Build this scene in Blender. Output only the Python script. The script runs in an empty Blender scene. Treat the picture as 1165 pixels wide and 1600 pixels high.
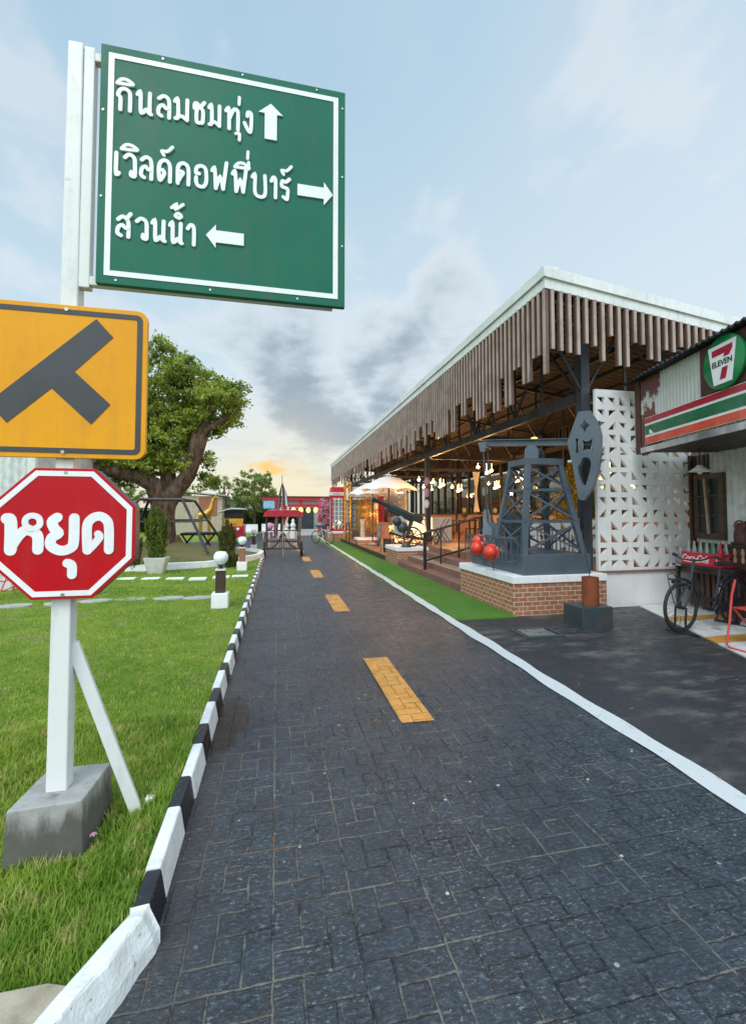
import bpy, math, random
import numpy as np
from mathutils import Vector, Matrix
random.seed(7); rng = np.random.default_rng(7)
R = math.radians
scene = bpy.context.scene
COL = scene.collection

# ------------------------------------------------------------------ camera
cam_d = bpy.data.cameras.new('camera'); cam = bpy.data.objects.new('camera', cam_d); COL.objects.link(cam)
cam.location = (0, 0, 1.6)
cam.rotation_euler = (R(90 + 2.241), 0, R(-12.295))
cam_d.sensor_fit = 'HORIZONTAL'; cam_d.sensor_width = 36
cam_d.lens = 690 / 1165 * 36
cam_d.shift_y = -24 / 1165            # the photo carries a blank strip below, so its optical centre sits higher
cam_d.clip_start = 0.05; cam_d.clip_end = 3000
scene.camera = cam

# ------------------------------------------------------------------ node helpers
class NT:
    def __init__(s, tree): s.t = tree; s.n = tree.nodes; s.l = tree.links
    def new(s, typ, **kw):
        n = s.n.new(typ)
        for k, v in kw.items(): setattr(n, k, v)
        return n
    def put(s, sock, v):
        if isinstance(v, bpy.types.NodeSocket): s.l.new(v, sock)
        elif v is not None:
            if isinstance(v, (tuple, list)) and sock.type == 'RGBA' and len(v) == 3: v = (*v, 1)
            sock.default_value = v
    def math(s, op, a, b=None, c=None, clamp=False):
        n = s.new('ShaderNodeMath', operation=op, use_clamp=clamp)
        s.put(n.inputs[0], a); s.put(n.inputs[1], b); s.put(n.inputs[2], c)
        return n.outputs[0]
    def vmath(s, op, a, b=None):
        n = s.new('ShaderNodeVectorMath', operation=op)
        s.put(n.inputs[0], a); s.put(n.inputs[1], b)
        return n.outputs['Value'] if op in ('DOT_PRODUCT', 'LENGTH', 'DISTANCE') else n.outputs[0]
    def mix(s, f, a, b, blend='MIX'):
        n = s.new('ShaderNodeMix', data_type='RGBA', blend_type=blend)
        s.put(n.inputs['Factor'], f); s.put(n.inputs[6], a); s.put(n.inputs[7], b)
        return n.outputs[2]
    def step(s, v, a, b, lo=0., hi=1.):
        n = s.new('ShaderNodeMapRange', interpolation_type='SMOOTHSTEP')
        s.put(n.inputs[0], v); n.inputs[1].default_value = a; n.inputs[2].default_value = b
        n.inputs[3].default_value = lo; n.inputs[4].default_value = hi
        return n.outputs[0]
    def noise(s, vec, scale, detail=4, rough=.55):
        n = s.new('ShaderNodeTexNoise')
        s.put(n.inputs['Vector'], vec); n.inputs['Scale'].default_value = scale
        n.inputs['Detail'].default_value = detail; n.inputs['Roughness'].default_value = rough
        return n.outputs[0]
    def ramp(s, f, stops, interp='LINEAR'):
        n = s.new('ShaderNodeValToRGB'); s.put(n.inputs[0], f)
        n.color_ramp.interpolation = interp
        e = n.color_ramp.elements
        while len(e) < len(stops): e.new(.5)
        for el, (p, c) in zip(e, stops): el.position = p; el.color = (*c, 1)
        return n.outputs[0]
    def scalevec(s, v, xyz):
        return s.vmath('MULTIPLY', v, xyz)

def lin(r, g, b):
    f = lambda c: (c / 255 / 12.92) if c / 255 <= .04045 else ((c / 255 + .055) / 1.055) ** 2.4
    return (f(r), f(g), f(b))

# ------------------------------------------------------------------ sky and sun
w = bpy.data.worlds.new('World'); scene.world = w; w.use_nodes = True
N = NT(w.node_tree); N.n.clear()
SUN_EL, SUN_AZ = 50, 215            # azimuth from +Y clockwise
tc = N.new('ShaderNodeTexCoord').outputs['Generated']
sep = N.new('ShaderNodeSeparateXYZ'); N.l.new(tc, sep.inputs[0])
dx, dy, dz = sep.outputs
nish = N.new('ShaderNodeTexSky', sky_type='NISHITA'); nish.sun_disc = False
nish.sun_elevation = R(SUN_EL); nish.sun_rotation = R(SUN_AZ)
base = N.ramp(dz, [(0, lin(226, 217, 198)), (.06, lin(240, 234, 212)), (.15, lin(226, 235, 233)), (.30, lin(203, 225, 237)), (.70, lin(172, 204, 226)), (1, lin(160, 192, 218))])
warmr = N.step(dx, -.1, .9)
base = N.mix(N.math('MULTIPLY', warmr, .55), base, lin(228, 238, 245))
# cloud layer: direction projected on a plane overhead
den = N.math('ADD', N.math('MAXIMUM', dz, 0.0), .16)
cx = N.math('DIVIDE', dx, den); cy = N.math('DIVIDE', dy, den)
comb = N.new('ShaderNodeCombineXYZ'); N.l.new(cx, comb.inputs[0]); N.l.new(cy, comb.inputs[1]); comb.inputs[2].default_value = 3.1
n1 = N.noise(N.scalevec(comb.outputs[0], (1.0, .75, 1)), 1.7, 8, .58)
n2 = N.noise(N.scalevec(comb.outputs[0], (.9, .5, 1)), 1.1, 6, .62)
def near(azd, eld, ra):
    a, e = R(azd), R(eld)
    return N.step(N.vmath('DISTANCE', tc, (math.sin(a) * math.cos(e), math.cos(a) * math.cos(e), math.sin(e))), ra, 0)
bank = N.math('MAXIMUM', near(15, 19, .23), N.math('MULTIPLY', near(23, 24, .19), .9))
bank = N.math('MAXIMUM', bank, N.math('MULTIPLY', near(5, 13, .2), 1.0))
bank = N.math('MAXIMUM', bank, N.math('MULTIPLY', near(0, 21, .26), .75))
n3 = N.noise(N.scalevec(comb.outputs[0], (1.0, .8, 1)), 3.4, 7, .58)
dens = N.math('ADD', N.math('ADD', N.math('MULTIPLY', n1, .55), N.math('MULTIPLY', n3, .45)), N.math('MULTIPLY', N.step(bank, 0, .75), .26))
grey = N.step(dens, .60, .80)
lightc = N.math('MULTIPLY', N.step(dens, .52, .62), .5)
col = N.mix(lightc, base, lin(232, 236, 240))
col = N.mix(N.math('MULTIPLY', grey, .95), col, N.mix(N.step(dens, .66, .86), lin(190, 203, 213), lin(153, 169, 183)))
wisp = N.math('MULTIPLY', N.step(n2, .48, .78), N.step(dz, .2, .55))
col = N.mix(N.math('MULTIPLY', wisp, .55), col, lin(206, 221, 231))
# low stratus bars near the horizon
comb2 = N.new('ShaderNodeCombineXYZ'); N.l.new(N.math('MULTIPLY', dx, 3.5), comb2.inputs[0]); N.l.new(N.math('MULTIPLY', dz, 22), comb2.inputs[1]); comb2.inputs[2].default_value = 8
bars = N.math('MULTIPLY', N.step(N.noise(comb2.outputs[0], 1.0, 5), .5, .68), N.step(dz, .2, .09))
col = N.mix(N.math('MULTIPLY', bars, .6), col, lin(188, 190, 198))
# the one sunlit cloud low over the road, and the yellowish air round it
glowair = N.math('MULTIPLY', near(2, 3, .26), .5)
col = N.mix(glowair, col, lin(247, 232, 190))
gs = N.scalevec(tc, (1, 1, 3.2)); a0, e0 = R(-.4), R(5.6)
gd = N.vmath('DISTANCE', gs, (math.sin(a0) * math.cos(e0), math.cos(a0) * math.cos(e0), math.sin(e0) * 3.2))
gd = N.math('ADD', gd, N.math('MULTIPLY', N.math('SUBTRACT', N.noise(N.scalevec(tc, (1, 1, 1.8)), 26, 6), .5), .15))
col = N.mix(N.math('MULTIPLY', N.step(gd, .075, .0), .95), col, lin(255, 203, 96))
# extra sky brightness added behind the camera and overhead, to light the ground
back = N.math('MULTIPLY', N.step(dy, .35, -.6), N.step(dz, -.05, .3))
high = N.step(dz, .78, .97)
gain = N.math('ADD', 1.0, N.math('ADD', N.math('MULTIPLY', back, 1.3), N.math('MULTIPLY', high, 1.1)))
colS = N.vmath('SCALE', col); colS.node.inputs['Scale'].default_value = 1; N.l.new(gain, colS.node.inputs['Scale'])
nishS = N.vmath('SCALE', nish.outputs[0]); nishS.node.inputs['Scale'].default_value = .008
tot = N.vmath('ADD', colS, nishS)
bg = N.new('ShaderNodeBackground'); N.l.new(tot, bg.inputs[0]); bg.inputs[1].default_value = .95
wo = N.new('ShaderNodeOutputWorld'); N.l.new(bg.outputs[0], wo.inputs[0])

sd = bpy.data.lights.new('sun', 'SUN'); sd.energy = 1.5; sd.angle = R(24); sd.color = (1, .96, .9)
so = bpy.data.objects.new('sun', sd); COL.objects.link(so)
sv = Vector((math.sin(R(SUN_AZ)) * math.cos(R(SUN_EL)), math.cos(R(SUN_AZ)) * math.cos(R(SUN_EL)), math.sin(R(SUN_EL))))
so.rotation_euler = (-sv).to_track_quat('-Z', 'Y').to_euler()
scene.view_settings.view_transform = 'Standard'; scene.view_settings.look = 'None'
scene.view_settings.exposure = 0.08; scene.view_settings.gamma = 1.0
scene.cycles.max_bounces = 8

# ------------------------------------------------------------------ materials
M = {}
def newmat(name):
    m = bpy.data.materials.new(name); m.use_nodes = True
    t = NT(m.node_tree); b = t.n['Principled BSDF']; M[name] = m
    return m, t, b
def pos(t): return t.new('ShaderNodeNewGeometry').outputs['Position']
def ocoord(t): return t.new('ShaderNodeTexCoord').outputs['Object']
def bump(t, b, h, strength=.3, dist=.01):
    n = t.new('ShaderNodeBump'); n.inputs['Strength'].default_value = strength; n.inputs['Distance'].default_value = dist
    t.l.new(h, n.inputs['Height']); t.l.new(n.outputs[0], b.inputs['Normal'])
def mat(name, c, rough=.55, metal=0., c2=None, scale=6., bmp=0., spots=None, spec=.5, lo=.4, hi=.65, dirt=0., dirtc=(.12, .10, .08)):
    m, t, b = newmat(name)
    c2 = c2 or tuple(x * .78 for x in c)
    v = ocoord(t); n = t.noise(v, scale, 6, .6)
    colr = t.mix(t.step(n, lo, hi), c, c2)
    if spots:
        n3 = t.noise(v, scale * 3.7, 5, .65); colr = t.mix(t.step(n3, spots[1], spots[1] + .06), colr, spots[0])
    if dirt:
        st = t.math('ADD', t.math('MULTIPLY', t.noise(t.scalevec(v, (9, 9, .8)), 1.6, 5, .65), .6), t.math('MULTIPLY', t.noise(v, 14, 6, .7), .4))
        colr = t.mix(t.math('MULTIPLY', t.step(st, .48, .68), dirt), colr, dirtc)
        sc = t.noise(t.scalevec(v, (1.5, 1.5, 6)), 22, 4, .7); colr = t.mix(t.math('MULTIPLY', t.step(sc, .66, .74), dirt), colr, tuple(min(.85, x * 1.35 + .05) for x in c))
    t.put(b.inputs['Base Color'], colr)
    t.put(b.inputs['Roughness'], t.step(n, .3, .7, max(.05, rough - .08), min(1, rough + .1)))
    b.inputs['Metallic'].default_value = metal; b.inputs['Specular IOR Level'].default_value = spec
    if bmp: bump(t, b, t.noise(v, scale * 6, 5), bmp, .01)
    return m
def emit(name, c, s):
    m, t, b = newmat(name); b.inputs['Base Color'].default_value = (*c, 1)
    b.inputs['Emission Color'].default_value = (*c, 1); b.inputs['Emission Strength'].default_value = s
    return m
mat('white_paint', (.74, .74, .72), .38, c2=(.72, .72, .69), scale=3, spots=((.55, .53, .48), .70), dirt=0.22)
mat('white_wall', (.84, .84, .83), .6, c2=(.77, .77, .77), scale=1.6, bmp=.15, spots=((.6, .59, .57), .74), dirt=.1)
mat('kerb_white', (.80, .80, .78), .55, c2=(.66, .65, .62), scale=9, bmp=.6, spots=((.33, .30, .26), .655))
mat('kerb_black', (.008, .012, .018), .28, c2=(.016, .019, .024), scale=9, bmp=.5, spots=((.3, .3, .29), .70))
m, t, b = newmat('concrete')
p = pos(t); sz = t.new('ShaderNodeSeparateXYZ'); t.l.new(p, sz.inputs[0])
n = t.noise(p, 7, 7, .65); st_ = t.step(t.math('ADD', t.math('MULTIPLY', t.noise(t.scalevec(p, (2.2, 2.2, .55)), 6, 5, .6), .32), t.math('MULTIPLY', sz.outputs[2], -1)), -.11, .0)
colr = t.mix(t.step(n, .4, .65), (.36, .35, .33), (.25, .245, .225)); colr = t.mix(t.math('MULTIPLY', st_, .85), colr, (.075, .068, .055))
colr = t.mix(t.math('MULTIPLY', t.step(t.noise(t.scalevec(p, (6, 6, 1.2)), 5, 5, .7), .60, .70), .5), colr, (.42, .41, .38))
t.put(b.inputs['Base Color'], colr); b.inputs['Roughness'].default_value = .8; bump(t, b, t.math('ADD', n, t.math('MULTIPLY', t.noise(p, 60, 4, .7), .4)), .5, .012)
mat('sign_green', (.010, .135, .078), .4, c2=(.008, .118, .07), scale=1.5, spec=.22, dirt=0.22)
mat('sign_yellow', (.80, .34, .006), .32, c2=(.74, .30, .006), scale=2, spec=.25, dirt=0.16)
mat('sign_black', (.045, .047, .05), .35, scale=3)
mat('sign_red', (.50, .004, .012), .3, c2=(.44, .004, .013), scale=2, spec=.25, dirt=0.14)
mat('sign_white', (.84, .84, .84), .35, c2=(.8, .8, .8), scale=4, dirt=0.12)
mat('sign_edge', (.035, .045, .06), .35)
mat('steel', (.5, .5, .48), .35, 1.0)
mat('dark_steel', (.035, .042, .052), .42, c2=(.022, .027, .034), scale=3)
mat('truss_steel', (.030, .035, .042), .5, c2=(.018, .02, .025), scale=3)
mat('pump_blue', (.082, .108, .135), .40, c2=(.062, .084, .108), scale=2.2, bmp=.06, spots=((.10, .115, .13), .72), dirt=0.3)
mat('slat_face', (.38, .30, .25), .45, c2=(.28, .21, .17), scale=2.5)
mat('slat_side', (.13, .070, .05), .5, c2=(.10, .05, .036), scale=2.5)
mat('fascia_white', (.74, .75, .73), .4, c2=(.64, .66, .64), scale=1.5, spots=((.5, .5, .47), .74), dirt=0.25)
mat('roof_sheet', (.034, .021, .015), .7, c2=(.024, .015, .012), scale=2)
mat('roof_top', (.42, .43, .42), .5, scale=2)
mat('cart_wood', (.10, .035, .02), .45, c2=(.06, .022, .014), scale=5)
mat('dark_wood', (.055, .032, .022), .55, c2=(.03, .018, .012), scale=6, bmp=.3)
mat('brown_wood', (.16, .075, .04), .55, c2=(.09, .042, .024), scale=6, bmp=.3)
mat('pale_wood', (.42, .3, .19), .6, c2=(.3, .2, .12), scale=6)
mat('deck_wood', (.30, .13, .075), .45, c2=(.2, .085, .05), scale=3)
mat('black_iron', (.016, .016, .018), .42, c2=(.03, .028, .027), scale=8)
mat('bike_black', (.014, .017, .024), .32, c2=(.02, .024, .032), scale=6)
mat('tyre', (.018, .019, .022), .75, scale=10)
mat('rust', (.21, .050, .012), .75, c2=(.15, .036, .012), scale=4, bmp=.3)
mat('box_black', (.035, .05, .058), .38, c2=(.075, .052, .036), scale=3.5, bmp=.2, lo=.5, hi=.72)
mat('red_plastic', (.62, .018, .04), .35, c2=(.55, .015, .035), scale=3)
mat('helmet_red', (.72, .05, .025), .25, c2=(.66, .04, .02), scale=3)
mat('chair_red', (.55, .055, .04), .4, c2=(.45, .05, .04), scale=5)
mat('booth_red', (.50, .012, .025), .4, scale=3)
mat('torii_red', (.48, .018, .02), .5, scale=3)
mat('canopy_red', (.45, .015, .035), .6, scale=3)
mat('cloth_white', (.78, .74, .68), .8, c2=(.7, .66, .6), scale=3)
mat('cloth_red', (.55, .02, .04), .8); mat('cloth_blue', (.05, .06, .11), .8); mat('bin_blue', (.01, .03, .26), .5)
mat('gun_green', (.022, .045, .048), .45, c2=(.075, .04, .022), scale=2.2, bmp=.2, lo=.52, hi=.7)
mat('gun_helmet', (.055, .075, .07), .5, scale=5)
mat('silver', (.62, .63, .64), .25, .9, scale=4)
mat('gold', (.62, .36, .06), .35, .6, c2=(.38, .2, .03), scale=8, bmp=.3)
mat('tinsel_gold', (.68, .42, .03), .35, .3, c2=(.5, .3, .02), scale=9)
mat('rust_white', (.56, .56, .52), .5)
mat('window_wood', (.085, .055, .036), .6, c2=(.05, .034, .024), scale=7, bmp=.3)
mat('glass_dark', (.02, .026, .028), .06, c2=(.03, .035, .036), scale=2)
mat('brown_sheet', (.085, .03, .02), .6, c2=(.05, .02, .014), scale=4)
mat('stripe_red', (.42, .012, .03), .2); mat('stripe_green', (.012, .14, .055), .2, c2=(.01, .12, .05)); mat('stripe_orange', (.72, .09, .045), .2)
mat('logo_green', (.01, .22, .07), .2, c2=(.01, .19, .06), scale=4); mat('logo_red', (.42, .015, .05), .3)
mat('bare_dirt', (.42, .36, .27), .9, c2=(.30, .25, .18), scale=7, bmp=.6, spots=((.1, .1, .1), .68))
mat('garden_tan', (.24, .20, .13), .8)
mat('drain_grey', (.17, .16, .14), .85, c2=(.10, .095, .085), scale=9, bmp=.5)
mat('terracotta', (.34, .12, .06), .7); mat('stone_pave', (.42, .41, .37), .8, c2=(.32, .31, .28), scale=4, bmp=.3)
mat('pot_white', (.62, .61, .57), .7, c2=(.5, .49, .45), scale=4, bmp=.2)
m, t, b = newmat('bark')
v = pos(t); n = t.noise(t.scalevec(v, (1, 1, .28)), 9, 7, .7); n2 = t.noise(v, 2.2, 5, .6)
colr = t.mix(t.step(n, .38, .62), (.055, .03, .02), (.19, .115, .072)); colr = t.mix(t.math('MULTIPLY', t.step(n2, .5, .7), .5), colr, (.26, .17, .11))
t.put(b.inputs['Base Color'], colr); b.inputs['Roughness'].default_value = .9; bump(t, b, n, 1.0, .12)
mat('tan_wall', (.46, .38, .28), .7); mat('grey_wall', (.30, .33, .35), .7); mat('pale_wall', (.62, .64, .62), .6)
mat('blue_sign', (.25, .55, .72), .5); mat('cart_yellow', (.72, .38, .03), .45); mat('pink', (.72, .32, .5), .7)
mat('cream_block', (.66, .55, .42), .7); mat('grey_plastic', (.2, .22, .23), .6); mat('beige', (.66, .5, .34), .5)
mat('blossom_leaf', (.62, .18, .32), .7, c2=(.75, .5, .58), scale=9)
emit('bulb', (1, .62, .25), 14); emit('lantern_glow', (1, .56, .16), 1.5)
m, t, b = newmat('opal_glass'); b.inputs['Base Color'].default_value = (.84, .86, .9, 1); b.inputs['Roughness'].default_value = .22; b.inputs['Subsurface Weight'].default_value = .2
m, t, b = newmat('clear_glass'); t.n.remove(b)
o_ = t.n['Material Output']; tr = t.new('ShaderNodeBsdfTransparent'); tr.inputs[0].default_value = (.88, .92, .9, 1); gl = t.new('ShaderNodeBsdfGlossy'); gl.inputs['Roughness'].default_value = .03
mx = t.new('ShaderNodeMixShader'); mx.inputs[0].default_value = .14; t.l.new(tr.outputs[0], mx.inputs[1]); t.l.new(gl.outputs[0], mx.inputs[2]); t.l.new(mx.outputs[0], o_.inputs[0])
def glassmat(name, c):
    m, t, b = newmat(name); b.inputs['Base Color'].default_value = (*c, 1); b.inputs['Roughness'].default_value = .08
    b.inputs['Transmission Weight'].default_value = .75
glassmat('bottle_green', (.25, .62, .35)); glassmat('bottle_clear', (.85, .9, .88))

def leafmat(name, a, b_, c, scale=2.2):
    m, t, b = newmat(name)
    n = t.noise(pos(t), scale, 3, .6); n2 = t.noise(pos(t), scale * 9, 2)
    colr = t.mix(t.step(n, .38, .64), a, b_); colr = t.mix(t.step(n2, .5, .72), colr, c)
    t.put(b.inputs['Base Color'], colr); b.inputs['Roughness'].default_value = .5; b.inputs['Specular IOR Level'].default_value = .35
    tl = t.new('ShaderNodeBsdfTranslucent'); t.put(tl.inputs[0], colr)
    mxn = t.new('ShaderNodeMixShader'); mxn.inputs[0].default_value = .42
    t.l.new(b.outputs[0], mxn.inputs[1]); t.l.new(tl.outputs[0], mxn.inputs[2]); t.l.new(mxn.outputs[0], t.n['Material Output'].inputs[0])
leafmat('leaf_tree', (.15, .22, .024), (.37, .44, .06), (.55, .56, .17), 1.1)
leafmat('leaf_far', (.16, .24, .045), (.27, .34, .07), (.42, .42, .14), .8)
leafmat('leaf_conifer', (.11, .17, .022), (.20, .26, .04), (.30, .30, .075), 4)
leafmat('leaf_bush', (.10, .15, .025), (.17, .15, .045), (.20, .11, .05), 4)
leafmat('leaf_hedge', (.035, .08, .02), (.07, .13, .03), (.11, .16, .045), 3)
leafmat('grass_blade', (.19, .33, .032), (.34, .45, .055), (.54, .50, .17), 1.0)

# road: stamped concrete, pinwheel stones in 0.315 m blocks
def road_common(t, b, cells=True):
    p = pos(t)
    big = t.noise(p, .7, 5, .6); mid = t.noise(p, 9, 6, .65); fine = t.noise(p, 60, 4, .6)
    return p, big, mid, fine
def stamped(name, c1, c2, joint, chip, chip_at=.66, markings=False):
    m, t, b = newmat(name)
    p, big, mid, fine = road_common(t, b)
    nz = t.new('ShaderNodeTexNoise'); t.put(nz.inputs['Vector'], p); nz.inputs['Scale'].default_value = 10
    wv = t.vmath('SCALE', t.vmath('SUBTRACT', nz.outputs[1], (.5, .5, .5))); wv.node.inputs['Scale'].default_value = .014
    pw = t.vmath('ADD', p, wv)
    s = t.new('ShaderNodeSeparateXYZ'); t.l.new(pw, s.inputs[0])
    gx = t.math('DIVIDE', s.outputs[0], .315); gy = t.math('DIVIDE', t.math('SUBTRACT', s.outputs[1], 1.915), .305)
    u = t.math('MULTIPLY', t.math('FRACT', gx), 3); v = t.math('MULTIPLY', t.math('FRACT', gy), 3)
    ab = lambda a, k: t.math('ABSOLUTE', t.math('SUBTRACT', a, k))
    mx = lambda a, c: t.math('MAXIMUM', a, c); mn = lambda a, c: t.math('MINIMUM', a, c)
    d = mn(mn(u, t.math('SUBTRACT', 3, u)), mn(v, t.math('SUBTRACT', 3, v)))
    d = mn(d, mx(ab(u, 1), t.math('SUBTRACT', 1, v))); d = mn(d, mx(ab(v, 2), t.math('SUBTRACT', 1, u)))
    d = mn(d, mx(ab(u, 2), t.math('SUBTRACT', v, 2))); d = mn(d, mx(ab(v, 1), t.math('SUBTRACT', u, 2)))
    rag = t.math('MULTIPLY', t.math('SUBTRACT', t.noise(p, 34, 5, .7), .5), .16)
    dj = t.math('ADD', d, rag)
    jm = t.step(dj, .070, .030)
    face = t.step(dj, .015, .075)
    cb = t.new('ShaderNodeCombineXYZ'); t.l.new(t.math('FLOOR', t.math('MULTIPLY', gx, 1.5)), cb.inputs[0]); t.l.new(t.math('FLOOR', t.math('MULTIPLY', gy, 3)), cb.inputs[1])
    wn = t.new('ShaderNodeTexWhiteNoise'); t.l.new(cb.outputs[0], wn.inputs['Vector'])
    colr = t.mix(t.step(big, .38, .66), c1, c2)
    colr = t.mix(t.math('MULTIPLY', wn.outputs[0], .35), colr, tuple(x * 1.5 for x in c1))
    blockd = mn(mn(u, t.math('SUBTRACT', 3, u)), mn(v, t.math('SUBTRACT', 3, v)))
    onblock = t.step(blockd, .09, .05)
    jn = t.step(t.math('ADD', t.noise(p, 2.3, 5, .75), t.math('ADD', t.math('MULTIPLY', onblock, .035), t.math('MULTIPLY', t.step(s.outputs[0], 1.2, -.2), .07))), .49, .63)
    colr = t.mix(t.math('MULTIPLY', jm, t.math('MULTIPLY', jn, .75)), t.mix(t.math('MULTIPLY', jm, .7), colr, tuple(x * .3 for x in c1)), joint)
    # orange dirt in a few joints near the left of the road
    zone = t.math('MULTIPLY', t.step(t.vmath('DISTANCE', p, (.05, 2.35, 0)), .55, .1), .8)
    colr = t.mix(t.math('MULTIPLY', t.math('MULTIPLY', jm, zone), t.step(t.noise(p, 4.2, 4, .7), .5, .62)), colr, (.33, .13, .045))
    stretch = t.noise(t.scalevec(p, (1, .45, 1)), 26, 6, .7)
    wear = t.math('MULTIPLY', t.step(stretch, chip_at - .08, chip_at + .07), t.step(t.noise(p, 2.1, 3), .38, .68))
    colr = t.mix(t.math('MULTIPLY', wear, .6), colr, chip)
    vor = t.new('ShaderNodeTexVoronoi'); t.put(vor.inputs['Vector'], p); vor.inputs['Scale'].default_value = 7
    dots = t.math('MULTIPLY', t.step(vor.outputs['Distance'], .075, .05), t.step(t.noise(p, 3, 2), .50, .54))
    colr = t.mix(dots, colr, (.6, .6, .58))
    flake = t.noise(t.scalevec(p, (1.0, 1.9, 1)), 38, 4, .75)
    blot = t.noise(p, 5.5, 6, .7)
    colr = t.mix(t.math('MULTIPLY', t.step(blot, .45, .68), .6), colr, tuple(min(1, x * 1.75) for x in c2))
    colr = t.mix(t.math('MULTIPLY', t.step(flake, .50, .64), .75), colr, tuple(min(1, x * (1.5 if markings else 3.2)) for x in c2))
    scr = t.math('MULTIPLY', t.step(t.noise(t.scalevec(p, (.7, 1.6, 1)), 48, 3, .7), .585, .64), t.step(t.noise(p, 1.7, 3, .6), .36, .56))
    colr = t.mix(t.math('MULTIPLY', scr, .75), colr, chip)
    halo = t.math('MULTIPLY', t.math('MULTIPLY', t.step(dj, .30, .03), t.step(s.outputs[0], 1.0, -.2)), t.step(t.noise(p, 3.1, 5, .7), .46, .60))
    if not markings: colr = t.mix(t.math('MULTIPLY', halo, .3), colr, (.10, .088, .072))
    red = t.math('MULTIPLY', t.step(t.vmath('DISTANCE', t.scalevec(p, (1, .35, 1)), (1.06, .85, 0)), .07, .0), t.step(t.noise(p, 16, 4, .7), .5, .62))
    colr = t.mix(t.math('MULTIPLY', red, .5), colr, (.20, .05, .045))
    pud = t.step(t.math('ADD', t.vmath('DISTANCE', t.scalevec(p, (1.7, .62, 1)), (-.62, 2.25, 0)), t.math('MULTIPLY', t.math('SUBTRACT', t.noise(p, 11, 5, .7), .5), .6)), .36, .20)
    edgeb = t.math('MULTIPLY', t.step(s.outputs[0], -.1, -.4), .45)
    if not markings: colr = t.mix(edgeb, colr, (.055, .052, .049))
    colr = t.mix(t.math('MULTIPLY', pud, .92), colr, (.012, .010, .008))
    xj = t.math('ABSOLUTE', t.math('SUBTRACT', t.math('ADD', s.outputs[1], t.math('MULTIPLY', t.noise(p, 3, 3), .09)), 5.86))
    colr = t.mix(t.math('MULTIPLY', t.step(xj, .035, .012), .8), colr, (.010, .011, .013))
    t.put(b.inputs['Base Color'], colr)
    wet = t.step(t.math('ADD', t.vmath('DISTANCE', t.scalevec(p, (1.5, .5, 1)), (-.45, 2.0, 0)), t.math('MULTIPLY', mid, .35)), .62, .36)
    rgh = t.math('ADD', t.step(blot, .3, .7, .20, .46), t.math('MULTIPLY', jm, .3))
    rgh = t.math('SUBTRACT', rgh, t.math('MULTIPLY', wet, .3), clamp=True)
    t.put(b.inputs['Roughness'], t.math('MAXIMUM', rgh, .06)); b.inputs['Specular IOR Level'].default_value = .5
    h = t.math('ADD', t.math('MULTIPLY', face, .55), t.math('ADD', t.math('MULTIPLY', mid, 1.3), t.math('ADD', t.math('MULTIPLY', flake, .7), t.math('MULTIPLY', fine, .15))))
    bump(t, b, h, .95, .026)
    return m
stamped('road_stone', (.012, .024, .036), (.028, .039, .050), (.27, .245, .205), (.28, .28, .27))
stamped('road_yellow', (.66, .30, .055), (.58, .25, .05), (.36, .18, .05), (.34, .20, .09), .72, True)
m, t, b = newmat('yard_asphalt')
p, big, mid, fine = road_common(t, b)
colr = t.mix(t.step(big, .38, .68), (.022, .026, .031), (.036, .036, .036))
dust = t.math('MULTIPLY', t.step(t.noise(t.scalevec(p, (.5, 1.3, 1)), 3.2, 8, .72), .46, .68), t.step(t.noise(p, .9, 2), .38, .56))
colr = t.mix(t.math('MULTIPLY', dust, .55), colr, (.19, .17, .145))
spk = t.math('MULTIPLY', t.step(t.noise(t.scalevec(p, (.4, 1, 1)), 45, 3, .6), .68, .74), t.step(t.noise(p, 1.3, 2), .48, .6))
colr = t.mix(spk, colr, (.42, .41, .38))
colr = t.mix(t.math('MULTIPLY', t.step(t.noise(t.scalevec(p, (.7, 1.6, 1)), 16, 6, .75), .58, .70), .35), colr, (.13, .125, .115))
t.put(b.inputs['Base Color'], colr); t.put(b.inputs['Roughness'], t.step(mid, .3, .7, .38, .62))
bump(t, b, t.math('ADD', mid, t.math('MULTIPLY', fine, .4)), .4, .006)
m, t, b = newmat('line_white')
p, big, mid, fine = road_common(t, b)
colr = t.mix(t.step(t.noise(t.scalevec(p, (2, .8, 1)), 12, 6, .7), .58, .68), (.54, .55, .54), (.33, .33, .30))
colr = t.mix(t.step(t.noise(p, 30, 5, .7), .66, .7), colr, (.07, .07, .07))
t.put(b.inputs['Base Color'], colr); b.inputs['Roughness'].default_value = .6; bump(t, b, mid, .5, .006)
m, t, b = newmat('lawn_soil')
p = pos(t); colr = t.mix(t.step(t.noise(p, 1.1, 6, .65), .40, .62), (.17, .26, .034), (.24, .31, .05))
colr = t.mix(t.math('MULTIPLY', t.step(t.noise(p, 2.3, 4, .6), .54, .68), .85), colr, (.27, .225, .10))
colr = t.mix(t.math('MULTIPLY', t.step(t.noise(p, 40, 3, .7), .5, .75), .5), colr, (.05, .08, .012))
t.put(b.inputs['Base Color'], colr); b.inputs['Roughness'].default_value = .9; b.inputs['Specular IOR Level'].default_value = .1
bump(t, b, t.noise(p, 55, 5, .7), .9, .03)
m, t, b = newmat('mound_grass')
p = pos(t); colr = t.mix(t.step(t.noise(p, 1.6, 6, .65), .38, .62), (.19, .145, .055), (.11, .13, .03))
t.put(b.inputs['Base Color'], colr); b.inputs['Roughness'].default_value = .9; bump(t, b, t.noise(p, 30, 5, .7), .9, .04)
m, t, b = newmat('turf_green')
p = pos(t); colr = t.mix(t.step(t.noise(p, 1.2, 5, .6), .4, .65), (.085, .20, .028), (.11, .225, .034))
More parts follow.
